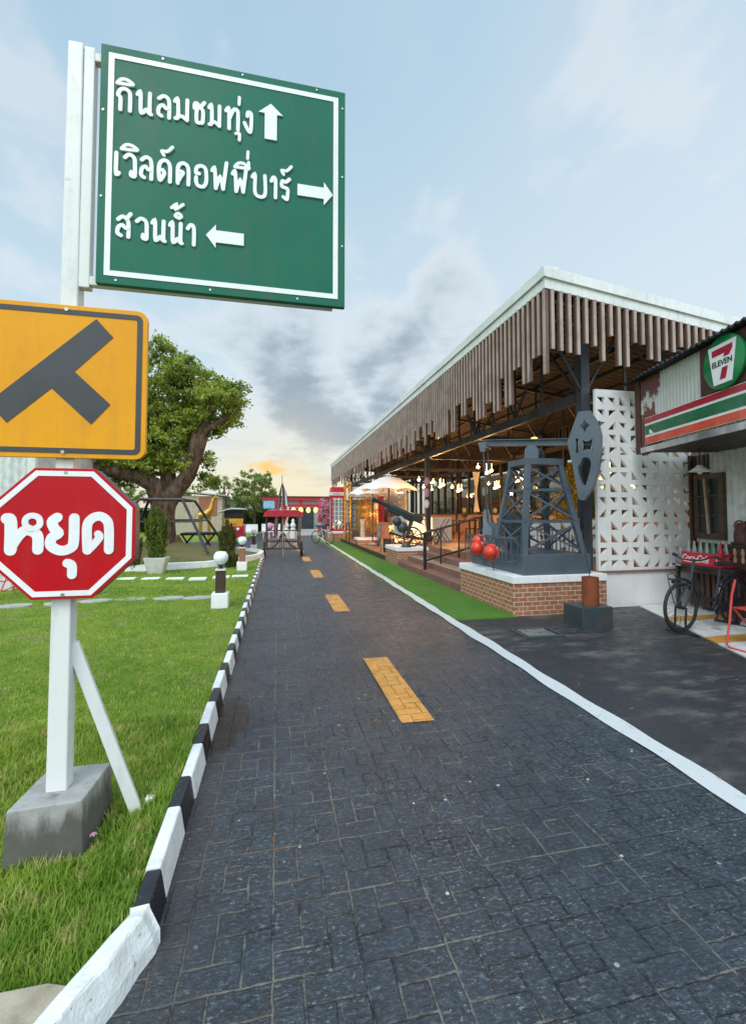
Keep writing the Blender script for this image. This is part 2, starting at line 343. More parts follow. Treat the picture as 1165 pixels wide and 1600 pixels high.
colr = t.mix(t.step(t.noise(p, 130, 2), .46, .62), colr, (.03, .09, .012)); colr = t.mix(t.math('MULTIPLY', t.step(t.noise(p, 9, 5, .7), .5, .66), .5), colr, (.12, .20, .05))
t.put(b.inputs['Base Color'], colr); b.inputs['Roughness'].default_value = .85; b.inputs['Specular IOR Level'].default_value = .15
bump(t, b, t.noise(p, 160, 3), .8, .008)
def brickmat(name, c1, c2, mortar, bw, bh, ms, bm=.5, swap=False):
    m, t, b = newmat(name)
    s = t.new('ShaderNodeSeparateXYZ'); t.l.new(pos(t), s.inputs[0])
    cb = t.new('ShaderNodeCombineXYZ'); t.l.new(t.math('ADD', s.outputs[0], s.outputs[1]), cb.inputs[0]); t.l.new(s.outputs[2], cb.inputs[1])
    br = t.new('ShaderNodeTexBrick'); t.l.new(cb.outputs[0], br.inputs['Vector'])
    br.inputs['Color1'].default_value = (*c1, 1); br.inputs['Color2'].default_value = (*c2, 1); br.inputs['Mortar'].default_value = (*mortar, 1)
    br.inputs['Scale'].default_value = 1; br.inputs['Brick Width'].default_value = bw; br.inputs['Row Height'].default_value = bh; br.inputs['Mortar Size'].default_value = ms
    br.inputs['Mortar Smooth'].default_value = .2
    n = t.noise(pos(t), 18, 5, .65)
    colr = t.mix(t.math('MULTIPLY', t.step(n, .4, .7), .45), br.outputs[0], tuple(x * .6 for x in c1))
    t.put(b.inputs['Base Color'], colr); b.inputs['Roughness'].default_value = .7
    bump(t, b, t.math('ADD', t.math('SUBTRACT', 1, br.outputs[1]), t.math('MULTIPLY', n, .3)), bm, .008)
brickmat('brick', (.40, .165, .085), (.31, .115, .06), (.60, .50, .37), .155, .072, .0065)
brickmat('step_tile', (.24, .115, .085), (.20, .095, .07), (.33, .24, .18), .30, .30, .006)
brickmat('counter_brick', (.52, .27, .15), (.46, .23, .12), (.6, .42, .28), .16, .07, .006)
m, t, b = newmat('tile_floor')
s = t.new('ShaderNodeSeparateXYZ'); t.l.new(pos(t), s.inputs[0])
yy = t.math('FRACT', t.math('DIVIDE', t.math('SUBTRACT', s.outputs[1], 4.46), 1.02))
xx = t.math('FRACT', t.math('DIVIDE', s.outputs[0], .41)); y2 = t.math('FRACT', t.math('DIVIDE', t.math('SUBTRACT', s.outputs[1], 4.33), .41))
n = t.noise(pos(t), 6, 6, .65)
colr = t.mix(t.step(n, .4, .7), (.74, .74, .71), (.60, .60, .56))
colr = t.mix(t.math('MULTIPLY', t.math('LESS_THAN', yy, .26), t.math('LESS_THAN', s.outputs[1], 6.2)), colr, (.62, .30, .06))
gr = t.math('MAXIMUM', t.math('LESS_THAN', xx, .015), t.math('LESS_THAN', y2, .015)); colr = t.mix(gr, colr, (.3, .28, .25))
t.put(b.inputs['Base Color'], colr); b.inputs['Roughness'].default_value = .35
# rusted white corrugated board of the shop front
m, t, b = newmat('rusty_sheet')
v = ocoord(t); s = t.new('ShaderNodeSeparateXYZ'); t.l.new(v, s.inputs[0])
big = t.noise(t.scalevec(v, (1, 1, .7)), 3.2, 7, .68)
left = t.step(s.outputs[1], .30, .72); low = t.step(s.outputs[2], 3.55, 3.0)
rm = t.step(t.math('ADD', big, t.math('ADD', t.math('MULTIPLY', left, .27), t.math('MULTIPLY', low, .05))), .70, .735)
colr = t.mix(t.noise(v, 5, 5), (.52, .53, .50), (.38, .39, .36)); colr = t.mix(t.step(t.noise(t.scalevec(v, (3, 3, .6)), 6, 5, .6), .6, .75), colr, (.33, .33, .30)); colr = t.mix(rm, colr, (.115, .028, .018))
t.put(b.inputs['Base Color'], colr); b.inputs['Roughness'].default_value = .5; bump(t, b, t.noise(v, 30, 4), .25, .01)
m, t, b = newmat('brown_cabinet')
v = ocoord(t); colr = t.mix(t.noise(v, 4, 6, .7), (.11, .04, .022), (.05, .018, .012)); t.put(b.inputs['Base Color'], colr); b.inputs['Roughness'].default_value = .5; bump(t, b, t.noise(v, 14, 4), .4, .01)

# ------------------------------------------------------------------ mesh helpers
class MB:
    def __init__(s): s.v = []; s.f = []; s.m = []; s.mi = 0
    def add(s, vs, fs):
        k = len(s.v); s.v += [tuple(x) for x in vs]; s.f += [tuple(i + k for i in f) for f in fs]; s.m += [s.mi] * len(fs); return s
    def box(s, x0, x1, y0, y1, z0, z1):
        vs = [(x, y, z) for z in (z0, z1) for y in (y0, y1) for x in (x0, x1)]
        return s.add(vs, [(0, 2, 3, 1), (4, 5, 7, 6), (0, 1, 5, 4), (2, 6, 7, 3), (0, 4, 6, 2), (1, 3, 7, 5)])
    def obox(s, c, ax, h):                     # oriented box: centre, three unit axes, half sizes
        c = Vector(c); X, Y, Z = [Vector(a) * k for a, k in zip(ax, h)]
        vs = [c + X * i + Y * j + Z * k for k in (-1, 1) for j in (-1, 1) for i in (-1, 1)]
        return s.add(vs, [(0, 2, 3, 1), (4, 5, 7, 6), (0, 1, 5, 4), (2, 6, 7, 3), (0, 4, 6, 2), (1, 3, 7, 5)])
    def bar(s, p, q, wd, h=None, up=(0, 0, 1)):
        p, q = Vector(p), Vector(q); d = (q - p); L = d.length; d.normalize(); h = h or wd
        u = Vector(up)
        if abs(d.dot(u)) > .98: u = Vector((0, 1, 0))
        a = d.cross(u).normalized(); b = a.cross(d).normalized()
        return s.obox((p + q) / 2, (d, a, b), (L / 2, wd / 2, h / 2))
    def tube(s, pts, r, n=10, caps=True, closed=False):
        pts = [Vector(p) for p in pts]; k = len(pts); rs = r if isinstance(r, (list, tuple)) else [r] * k
        ref = None; rings = []
        for i, p in enumerate(pts):
            if closed: t = pts[(i + 1) % k] - pts[i - 1]
            else: t = pts[min(i + 1, k - 1)] - pts[max(i - 1, 0)]
            t.normalize()
            if ref is None: ref = Vector((0, 0, 1)) if abs(t.z) < .9 else Vector((1, 0, 0))
            a = (ref - t * ref.dot(t)).normalized(); ref = a; b = t.cross(a)
            rings.append([p + (a * math.cos(2 * math.pi * j / n) + b * math.sin(2 * math.pi * j / n)) * rs[i] for j in range(n)])
        vs = [x for rg in rings for x in rg]; fs = []
        for i in range(k if closed else k - 1):
            i2 = (i + 1) % k
            for j in range(n): fs.append((i * n + j, i * n + (j + 1) % n, i2 * n + (j + 1) % n, i2 * n + j))
        if caps and not closed: fs += [tuple(range(n))[::-1], tuple((k - 1) * n + j for j in range(n))]
        return s.add(vs, fs)
    def lathe(s, c, prof, n=20, ax=(0, 0, 1), cap=True):
        c = Vector(c); Z = Vector(ax).normalized(); X = Z.orthogonal().normalized(); Y = Z.cross(X)
        vs = [c + Z * z + (X * math.cos(2 * math.pi * j / n) + Y * math.sin(2 * math.pi * j / n)) * r for r, z in prof for j in range(n)]
        fs = [(i * n + j, i * n + (j + 1) % n, (i + 1) * n + (j + 1) % n, (i + 1) * n + j) for i in range(len(prof) - 1) for j in range(n)]
        if cap: fs += [tuple(range(n))[::-1], tuple((len(prof) - 1) * n + j for j in range(n))]
        return s.add(vs, fs)
    def ball(s, c, r, n=16, k=9, sz=1.):
        return s.lathe(c, [(max(1e-4, r * math.sin(math.pi * i / k)), -r * sz * math.cos(math.pi * i / k)) for i in range(k + 1)], n)
    def prism(s, poly, o, u, v, w0, w1):       # 2-D polygon in frame (o,u,v), extruded along u x v from w0 to w1
        o, u, v = Vector(o), Vector(u), Vector(v); w_ = u.cross(v).normalized(); k = len(poly)
        vs = [o + u * a + v * b + w_ * c for c in (w0, w1) for a, b in poly]
        return s.add(vs, [tuple(range(k))[::-1], tuple(range(k, 2 * k))] + [(i, (i + 1) % k, k + (i + 1) % k, k + i) for i in range(k)])
    def ribbon(s, pts, wd, o, u, v, w0, w1, smooth=True, round_ends=True):
        o, u, v = Vector(o), Vector(u), Vector(v); w_ = u.cross(v).normalized()
        P = [Vector((a, b)) for a, b in pts]
        if smooth and len(P) > 2:
            Q = []
            for i in range(len(P) - 1):
                p0, p1, p2, p3 = P[max(i - 1, 0)], P[i], P[i + 1], P[min(i + 2, len(P) - 1)]
                for t in [k / 5 for k in range(5)]:
                    Q.append(.5 * ((2 * p1) + (p2 - p0) * t + (2 * p0 - 5 * p1 + 4 * p2 - p3) * t * t + (3 * p1 - p0 - 3 * p2 + p3) * t ** 3))
            P = Q + [P[-1]]
        k = len(P); L = []; Rr = []
        for i in range(k):
            a = (P[i] - P[i - 1]) if i else (P[1] - P[0]); b = (P[i + 1] - P[i]) if i < k - 1 else a
            if a.length < 1e-6: a = b
            if b.length < 1e-6: b = a
            a, b = a.normalized(), b.normalized(); t = (a + b); t = t.normalized() if t.length > .2 else b
            nrm = Vector((-t.y, t.x)); c = max(.6, nrm.dot(Vector((-a.y, a.x))))
            L.append(P[i] + nrm * wd / 2 / c); Rr.append(P[i] - nrm * wd / 2 / c)
        if round_ends:
            def cap(c, d, sgn): return [c + Vector((d.x * math.cos(q) - d.y * math.sin(q), d.x * math.sin(q) + d.y * math.cos(q))) * wd / 2 for q in [sgn * math.pi * (j / 6 - .5) for j in range(1, 6)]]
            e = (P[-1] - P[-2]).normalized(); st = (P[0] - P[1]).normalized()
            ce = cap(P[-1], e, 1); cs = cap(P[0], st, 1)
        vs = []; fs = []
        for i in range(k):
            h = w1 + .0008 * i / k
            for q in (L[i], Rr[i]):
                vs.append(o + u * q.x + v * q.y + w_ * h); vs.append(o + u * q.x + v * q.y + w_ * w0)
        for i in range(k - 1):
            a = 4 * i; b = a + 4
            fs += [(a + 2, b + 2, b, a), (a, b, b + 1, a + 1), (a + 3, b + 3, b + 2, a + 2)]
        if round_ends:
            for cps, i, first in ((ce, k - 1, (2, 0)), (cs, 0, (0, 2))):
                h = w1 + .0008 * i / k; b0 = len(vs); n = len(cps)
                for q in cps: vs.append(o + u * q.x + v * q.y + w_ * h); vs.append(o + u * q.x + v * q.y + w_ * w0)
                loop = [4 * i + first[0]] + [b0 + 2 * j for j in range(n)] + [4 * i + first[1]]
                fs.append(tuple(loop)); lo = [x + 1 for x in loop]
                fs += [(loop[j], lo[j], lo[j + 1], loop[j + 1]) for j in range(len(loop) - 1)]
        else: fs += [(0, 1, 3, 2), (4 * k - 4, 4 * k - 2, 4 * k - 1, 4 * k - 3)]
        return s.add(vs, fs)
    def build(s, name, mats, parent=None, smooth=False, bevel=0, loc=None, seg=2):
        wl = Vector((0, 0, 0)); q = parent
        while q is not None: wl += q.location; q = q.parent
        off = wl + (Vector(loc) if loc else Vector((0, 0, 0)))
        me = bpy.data.meshes.new(name)
        me.from_pydata([(x - off.x, y - off.y, z - off.z) for x, y, z in s.v], [], s.f)
        if not isinstance(mats, (list, tuple)): mats = [mats]
        for mm in mats: me.materials.append(M[mm])
        me.polygons.foreach_set('material_index', s.m)
        me.validate(); me.update()
        if smooth:
            me.polygons.foreach_set('use_smooth', [True] * len(me.polygons))
            try: me.set_sharp_from_angle(angle=R(38))
            except Exception: pass
        o = bpy.data.objects.new(name, me); COL.objects.link(o)
        if loc: o.location = Vector(loc)
        if parent: o.parent = parent
        if bevel:
            bm_ = o.modifiers.new('bevel', 'BEVEL'); bm_.width = bevel; bm_.segments = seg; bm_.limit_method = 'ANGLE'; bm_.angle_limit = R(40)
        return o
def tag(o, label, cat, group=None, kind=None):
    if label: o['label'] = label
    if cat: o['category'] = cat
    if group: o['group'] = group
    if kind: o['kind'] = kind
    return o
def thing(name, label, cat, loc, group=None):
    o = bpy.data.objects.new(name, None); COL.objects.link(o); o.location = loc; o.empty_display_size = .1
    return tag(o, label, cat, group, 'thing')
def struct(o): o['kind'] = 'structure'; return o
def copy_tree(root, loc, rz=0., label=None):
    r = root.copy(); COL.objects.link(r); r.location = loc; r.rotation_euler = (0, 0, rz)
    if label: r['label'] = label
    def rec(src, dst):
        for ch in list(src.children):
            c = ch.copy(); COL.objects.link(c); c.parent = dst; rec(ch, c)
    rec(root, r); return r
def arr_mesh(name, V, F, mats, parent=None):
    me = bpy.data.meshes.new(name); wl = Vector((0, 0, 0)); q = parent
    while q is not None: wl += q.location; q = q.parent
    V = np.asarray(V, np.float32) - np.array(wl, np.float32); F = np.asarray(F, np.int32)
    nv, nf, k = len(V), len(F), F.shape[1]
    me.vertices.add(nv); me.vertices.foreach_set('co', V.ravel())
    me.loops.add(nf * k); me.loops.foreach_set('vertex_index', F.ravel())
    me.polygons.add(nf); me.polygons.foreach_set('loop_start', np.arange(0, nf * k, k, dtype=np.int32)); me.polygons.foreach_set('loop_total', np.full(nf, k, np.int32))
    me.materials.append(M[mats]); me.update(calc_edges=True)
    o = bpy.data.objects.new(name, me); COL.objects.link(o)
    if parent: o.parent = parent
    return o
def unit(a): return a / np.maximum(np.linalg.norm(a, axis=-1, keepdims=True), 1e-9)
def leaves(name, C_, size, mats, parent, aspect=.5, upbias=0., jitter=.5):
    C_ = np.asarray(C_); n = len(C_)
    d = unit(rng.normal(size=(n, 3)) + np.array([0, 0, upbias])); nn = unit(rng.normal(size=(n, 3)) + np.array([0, 0, .6]))
    sd_ = unit(np.cross(d, nn)); L = size * (1 + jitter * (rng.random((n, 1)) - .5) * 2)
    a = C_ - d * L * .5; b = C_ + d * L * .5; mid = C_ - d * L * .05 + np.cross(sd_, d) * L * .08
    V = np.stack([a, mid + sd_ * L * aspect * .5, b, mid - sd_ * L * aspect * .5], 1).reshape(-1, 3)
    return arr_mesh(name, V, np.arange(4 * n).reshape(n, 4), mats, parent)
def blob_points(centres, radii, per, squash=.8, shell=.55):
    out = []
    for c, r in zip(centres, radii):
        d = unit(rng.normal(size=(per, 3))); rr = r * (shell + (1 - shell) * rng.random((per, 1))) * (1 + .18 * rng.normal(size=(per, 1)))
        out.append(np.array(c) + d * rr * np.array([1, 1, squash]))
    return np.concatenate(out)
def text_mesh(name, body, size, o, u, v, mats, parent, depth=.004, shear=0., align='CENTER', sx=1.):
    c = bpy.data.curves.new(name, 'FONT'); c.body = body; c.size = size; c.extrude = depth / 2; c.shear = shear; c.align_x = align; c.align_y = 'CENTER'; c.offset = size * .018
    t = bpy.data.objects.new(name, c); COL.objects.link(t)
    me = bpy.data.meshes.new_from_object(t.evaluated_get(bpy.context.evaluated_depsgraph_get())); bpy.data.objects.remove(t)
    wl = Vector((0, 0, 0)); q = parent
    while q is not None: wl += q.location; q = q.parent
    u, v = Vector(u), Vector(v); w_ = u.cross(v).normalized(); mt = Matrix((u, v, w_)).transposed().to_4x4(); mt.translation = Vector(o) - wl
    me.transform(Matrix.Diagonal((sx, 1, 1, 1))); me.transform(mt); me.materials.clear(); me.materials.append(M[mats]); me.name = name
    ob = bpy.data.objects.new(name, me); COL.objects.link(ob); ob.parent = parent; return ob

# ------------------------------------------------------------------ ground, road, yard
def sheet(name, poly, z, mats, sub=None):
    m_ = MB(); m_.add([(x, y, z) for x, y in poly], [tuple(range(len(poly)))]); o = m_.build(name, mats); return struct(o)
sheet('ground', [(-400, -60), (400, -60), (400, 900), (-400, 900)], -.03, 'lawn_soil')
sheet('road', [(-6, -3), (2.45, -3), (2.55, 45), (-.45, 45)], 0, 'road_stone')
sheet('paved_yard', [(2.3, -3), (14, -3), (14, 6.9), (2.3, 6.9)], -.004, 'yard_asphalt')
sheet('side_road', [(-22, 20.6), (-.48, 20.2), (-.48, 26.5), (-22, 27.5)], .008, 'yard_asphalt')
sheet('forecourt', [(-.3, 33), (9, 33), (9, 47), (-.3, 47)], .008, 'stone_pave')
# lawn: gently uneven sheet left of the kerb
V = []; F = []; nx, ny = 90, 130
xs = np.concatenate([np.linspace(-22, -3, 30), np.linspace(-2.8, -.516, 60)]); ys = np.concatenate([np.linspace(1.2, 6, 70), np.linspace(6.2, 20.55, 60)])
def lawn_edge(y): return -.516 if y > 1.83 else -.516 - (1.83 - y) * .55
def lawn_z(x, y): return .075 - .055 * min(1, max(0, (3.6 - y) / 1.2)) * min(1, max(0, (-x - .56) / .15)) + .012 * math.sin(x * 1.9 + y * .7) + .010 * math.sin(x * 4.3 - y * 2.9) - .02 * max(0, (-x - 3) / 10)
for y in ys:
    e = lawn_edge(y)
    for x in xs: xx = x if y > 1.78 else min(x, 1e9) + (e + .516) * (x + 22) / 21.484; V.append((xx, y, lawn_z(xx, y)))
F = [(j * nx + i, j * nx + i + 1, (j + 1) * nx + i + 1, (j + 1) * nx + i) for j in range(ny - 1) for i in range(nx - 1)]
m_ = MB(); m_.add(V, F); struct(m_.build('lawn', 'lawn_soil', smooth=True))
sheet('bare_path', [(-6, .2), (-.80, .95), (-.60, 1.66), (-.72, 1.70), (-6, 1.72)], .062, 'bare_dirt')
# kerb: cast blocks painted in turn black and white, the last one bent to the left
m_ = MB()
y = 1.84; k = 0
while y < 20.3:
    L = .20 if k == 0 else (.27 if k % 2 == 0 else .39) + random.uniform(-.02, .02); m_.mi = k % 2
    j = random.uniform(-.008, .008); zt = .135 + random.uniform(-.008, .008)
    x0, x1 = -.520 + j, -.425 + j
    m_.add([(x0, y, -.02), (x1, y, -.02), (x1, y + L, -.02), (x0, y + L, -.02), (x0 + .008, y, zt), (x1 - .026, y, zt), (x1 - .026, y + L, zt), (x0 + .008, y + L, zt)],
           [(0, 1, 5, 4), (1, 2, 6, 5), (2, 3, 7, 6), (3, 0, 4, 7), (4, 5, 6, 7)])
    y += L; k += 1
m_.mi = 1
path = [(-.422, -.520, 1.842), (-.428, -.538, 1.80), (-.455, -.570, 1.735), (-.495, -.610, 1.65), (-.54, -.652, 1.55), (-.61, -.72, 1.40), (-.72, -.83, 1.20)]
vs = []; kk = len(path)
for i, (xi, xo, yy) in enumerate(path):
    q = .006 * math.sin(i * 2.7); yo = yy + (.0, .0, .02, .03, .03, .03, .03)[i]; zt = .138 + .006 * math.sin(i * 1.7)
    vs += [(xi + .012 + q, yy, -.02), (xi + q, yy, .05), (xi - .035 + q, yy, zt - .01), (xi + (xo - xi) * .38, yy, zt), (xo + .012, yo, zt - .004), (xo, yo, -.02)]
m_.add(vs, [(6 * i + j, 6 * i + j + 1, 6 * i + j + 7, 6 * i + j + 6) for i in range(kk - 1) for j in range(5)] + [tuple(range(6))])
struct(m_.build('kerb', ['kerb_black', 'kerb_white'], bevel=.012))
# markings
m_ = MB()
ys_ = np.linspace(-1, 33, 240); wob = [.010 * math.sin(q * 3.1) + .008 * math.sin(q * 7.7 + 1) for q in ys_]; wob2 = [.010 * math.sin(q * 2.3 + 2) + .009 * math.sin(q * 8.9) for q in ys_]
xl = lambda q: 2.43 + .011 * q
m_.add([(xl(q) + a, q, .006) for q, a in zip(ys_, wob)] + [(xl(q) + .155 + a, q, .006) for q, a in zip(ys_, wob2)], [(i, 240 + i, 240 + i + 1, i + 1) for i in range(239)])
struct(m_.build('edge_line', 'line_white'))
m_ = MB()
for k in range(8):
    y0 = 3.31 + k * 3.93; x0 = .945 - .011 * k * 1.2
    m_.add([(x0, y0, .005), (x0 + .262, y0 - .01, .005), (x0 + .268, y0 + 1.54, .005), (x0, y0 + 1.535, .005)], [(0, 1, 2, 3)])
struct(m_.build('centre_dashes', 'road_yellow'))
te = [2.43 + .011 * q + .160 for q in (6.26, 33)]
m_ = MB(); m_.add([(te[0], 6.26, .016), (3.635, 6.26, .016), (3.635, 33, .016), (te[1], 33, .016), (te[0], 6.26, -.004), (3.635, 6.26, -.004), (te[1], 33, -.004)], [(0, 1, 2, 3), (4, 5, 1, 0), (6, 4, 0, 3)]); struct(m_.build('artificial_turf_strip', 'turf_green'))
m_ = MB(); m_.add([(6.16, 6.58, .012), (4.72, 3.0, .012), (14, 3.0, .012), (14, 6.58, .012), (6.16, 6.58, -.004), (4.72, 3.0, -.004)], [(0, 1, 2, 3), (0, 4, 5, 1)]); struct(m_.build('tiled_floor', 'tile_floor'))
mh = thing('manhole_cover', 'square concrete drain cover with broken edge set in the dark yard', 'drain cover', (3.42, 5.42, 0))
m_ = MB(); m_.prism([(-.19, -.15), (.20, -.17), (.21, .14), (-.18, .16)], (3.42, 5.42, 0), (1, 0, 0), (0, 1, 0), -.02, .012); m_.build('lid', 'drain_grey', mh, bevel=.006)
m_ = MB()
for a, b in (((-.25, -.21), (.27, -.22)), ((.27, -.22), (.28, .19)), ((.28, .19), (-.24, .21)), ((-.24, .21), (-.25, -.21))): m_.bar((3.42 + a[0], 5.42 + a[1], .004), (3.42 + b[0], 5.42 + b[1], .004), .045, .022)
m_.build('frame', 'box_black', mh, bevel=.006)

# ------------------------------------------------------------------ grass blades
def grass(name, n, area, hgt, wid, fall=0):
    x0, x1, y0, y1 = area
    X = x0 + (x1 - x0) * rng.random(n); Yv = y0 + (y1 - y0) * rng.random(n) ** (1 + fall)
    edge = np.where(Yv > 1.83, -.512, -.512 - (1.83 - Yv) * .7)
    ok = (X < edge - .01) & ~((X > -1.19) & (X < -.83) & (Yv > 2.30) & (Yv < 2.64)) & (Yv > 1.69 + .03 * np.sin(X * 14))
    X, Yv = X[ok], Yv[ok]; n = len(X)
    Zb = .07 - .055 * np.clip((3.6 - Yv) / 1.2, 0, 1) * np.clip((-X - .56) / .15, 0, 1) + .012 * np.sin(X * 1.9 + Yv * .7) + .010 * np.sin(X * 4.3 - Yv * 2.9)
    cl = .6 + .55 * (np.sin(X * 9 + 1.3 * np.sin(Yv * 7)) * np.sin(Yv * 8.3 + np.sin(X * 6)) * .5 + .5)
    h = hgt * cl * (.55 + .7 * rng.random(n)); az = rng.random(n) * 6.283; ln = h * (.15 + .85 * rng.random(n))
    B = np.stack([X, Yv, Zb], 1); dr = np.stack([np.cos(az), np.sin(az), np.zeros(n)], 1); sd_ = np.stack([-np.sin(az), np.cos(az), np.zeros(n)], 1) * wid * (.6 + .7 * rng.random((n, 1)))
    up = np.array([0, 0, 1.])
    m1 = B + dr * (ln * .28)[:, None] + up * (h * .6)[:, None]; tp = B + dr * ln[:, None] + up * h[:, None]
    V = np.stack([B - sd_, B + sd_, m1 + sd_ * .7, m1 - sd_ * .7, tp], 1).reshape(-1, 3)
    b = np.arange(n)[:, None] * 5
    F = np.concatenate([b + [0, 1, 2], b + [0, 2, 3], b + [3, 2, 4]])
    return arr_mesh(name, V, F, 'grass_blade')
o = grass('grass_near', 60000, (-2.3, -.505, 1.62, 3.6), .062, .0032); tag(o, 'long green grass around the concrete block by the kerb', 'grass', kind='stuff')
o = grass('grass_lawn', 120000, (-5.5, -.505, 3.0, 10), .032, .004, .6); tag(o, 'short green lawn grass left of the road', 'grass', kind='stuff')
o = grass('grass_far', 50000, (-9, -.505, 9, 20), .04, .007, .2); tag(o, 'short grass of the far lawn by the stepping stones', 'grass', kind='stuff')

# stepping stones
def stone(x, y, rx, ry, i, label, group, round_=True):
    n = 16; ph = random.random() * 6
    if round_: poly = [(rx * math.cos(q) * (1 + .08 * math.sin(3 * q + ph)), ry * math.sin(q) * (1 + .07 * math.cos(2 * q + ph))) for q in [2 * math.pi * k / n for k in range(n)]]
    else: poly = [(-rx, -ry), (rx, -ry * .95), (rx * .97, ry), (-rx, ry)]
    m_ = MB(); m_.prism(poly, (x, y, .085), (1, 0, 0), (0, 1, 0), -.03, .012 if round_ else .02)
    tag(m_.build('stepping_stone', 'stone_pave' if round_ else 'white_wall', bevel=.008, loc=(x, y, .085)), label, 'stepping stone', group, 'thing')
for i, (x, y) in enumerate([(-4.2, 8.43), (-3.55, 8.5), (-3.05, 8.6), (-2.5, 8.62), (-1.87, 8.6), (-1.36, 8.52)]):
    stone(x, y, .26, .16, i, ['grey round stepping stone farthest left in the near row', 'grey round stepping stone just left of the white sign post', 'grey round stepping stone just right of the white sign post', 'dark grey round stepping stone second right of the sign post', 'pale round stepping stone third right of the sign post', 'grey round stepping stone beside the nearest lamp base'][i], 'round stepping stones across the lawn')
for i, (x, y) in enumerate([(-3.4, 11.35), (-2.85, 11.25), (-2.3, 11.14), (-1.78, 11.03), (-1.28, 11.2), (-.85, 11.25)]):
    stone(x, y, .19, .13, i, ['white square stepping slab partly behind the stop sign edge', 'white square stepping slab nearest the potted conifer', 'white square slab between potted conifer and nearest lamp', 'white square stepping slab just left of the nearest lamp', 'white square stepping slab just right of the nearest lamp', 'white square stepping slab in front of the second lamp'][i], 'square white slabs across the lawn', False)

# ------------------------------------------------------------------ sign post with three signs
UX, UZ = (1, 0, 0), (0, 0, 1)
sp = thing('sign_post', 'white steel post carrying three signs, propped by a slanting strut on a concrete block', 'sign post', (-1.0, 2.45, 0))
m_ = MB()
for z0, z1, x0, x1, y0, y1 in ((-.02, .278, -1.172, -.855, 2.30, 2.66),):
    t_ = .012
    m_.add([(x0, y0, z0), (x1, y0 + .03, z0), (x1 + .02, y1, z0), (x0 + .02, y1, z0), (x0 + .01, y0 + t_, z1), (x1 - t_, y0 + .03, z1), (x1 + .005, y1 - t_, z1), (x0 + .03, y1 - t_, z1)], [(0, 3, 2, 1), (4, 5, 6, 7), (0, 1, 5, 4), (1, 2, 6, 5), (2, 3, 7, 6), (3, 0, 4, 7)])
m_.build('base_block', 'concrete', sp, bevel=.006)
m_ = MB()
a0, b0, a1, b1 = -1.062, -.972, -1.055, -.985
m_.add([(a0, 2.43, .27), (b0, 2.43, .27), (b0, 2.51, .27), (a0, 2.51, .27), (a1, 2.43, 4.01), (b1, 2.43, 4.01), (b1, 2.51, 4.01), (a1, 2.51, 4.01)], [(0, 3, 2, 1), (4, 5, 6, 7), (0, 1, 5, 4), (1, 2, 6, 5), (2, 3, 7, 6), (3, 0, 4, 7)])
m_.build('post', 'white_paint', sp, bevel=.006)
m_ = MB(); m_.bar((-.985, 2.49, .955), (-.675, 2.58, -.03), .048, .055); m_.build('strut', 'white_paint', sp, bevel=.004)
m_ = MB(); m_.box(-.665, -.625, 2.585, 2.625, -.05, .10); m_.build('peg', 'white_paint', sp, bevel=.004)
m_ = MB(); m_.box(-.982, -.932, 2.435, 2.485, 2.74, 4.0); m_.box(-.932, .30, 2.435, 2.475, 2.755, 2.80); m_.box(-.932, .30, 2.435, 2.475, 3.93, 3.975); m_.build('bracket_frame', 'white_paint', sp, bevel=.004)

G = {
 'ก': ([[(.22, 0), (.22, .55), (.05, .68), (.2, .92), (.5, 1), (.82, .9), (.9, .65), (.9, 0)]],),
 'น': ([[(0, .86), (.2, .97), (.24, .1), (.4, .04), (.62, .2), (.8, .05)], [(.86, 1), (.86, .12), (.97, .0)]],),
 'ล': ([[(.9, 0), (.9, .65), (.78, .93), (.45, 1), (.12, .85)], [(.34, .03), (.1, .14), (.14, .42), (.42, .55), (.66, .42), (.86, .46)]],),
 'ม': ([[(0, .86), (.2, .97), (.24, .16), (.06, .04)], [(.24, .16), (.55, .17), (.88, .02)], [(.88, 1), (.88, .02)]],),
 'ช': ([[(.3, .68), (.08, .7), (.12, .93), (.38, .9), (.26, .5), (.3, .06), (.62, .03), (.84, .1), (.86, .6), (.66, .78), (.98, 1.04)]],),
 'ท': ([[(0, .86), (.2, .97), (.24, 0)], [(.24, .5), (.55, .96), (.82, .95), (.88, .7), (.88, 0)]],),
 'ง': ([[(.42, .78), (.5, .97), (.85, .93), (.9, .5), (.8, .03), (.5, .1), (.1, .42)]],),
 'เ': ([[(.3, 1), (.28, .1), (.55, .0), (.8, .08)]],),
 'ว': ([[(.05, .84), (.4, 1), (.85, .86), (.92, .4), (.9, .02), (.6, .04), (.62, .2)]],),
 'ด': ([[(.92, 0), (.92, .68), (.75, .94), (.4, .98), (.12, .75), (.1, .3), (.2, .03), (.5, .36), (.36, .52)]],),
 'ค': ([[(.92, 0), (.92, .68), (.75, .94), (.4, .98), (.12, .75), (.12, 0)], [(.14, .1), (.34, .34), (.5, .52), (.36, .58)]],),
 'อ': ([[(.34, .62), (.1, .64), (.16, .9), (.52, 1), (.86, .86), (.92, .3), (.7, .02), (.3, .02), (.12, .2), (.12, .42)]],),
 'ฟ': ([[(0, .86), (.16, .97), (.24, .02)], [(.24, .02), (.5, .6), (.7, .03)], [(.7, .03), (.9, 1.32)]],),
 'บ': ([[(0, .86), (.18, .97), (.22, .05), (.86, .03), (.86, 1)]],),
 'า': ([[(.05, .8), (.45, 1), (.88, .85), (.9, 0)]],),
 'ร': ([[(.3, .1), (.66, .0), (.74, .2), (.72, .52), (.16, .62), (.2, .88), (.55, .86), (.92, 1.02)]],),
 'ส': ([[(.86, 0), (.86, .6), (.74, .88), (.42, .98), (.12, .82)], [(.34, .03), (.1, .14), (.14, .42), (.42, .55), (.66, .42), (.84, .46)], [(.7, .88), (1.0, 1.15)]],),
}
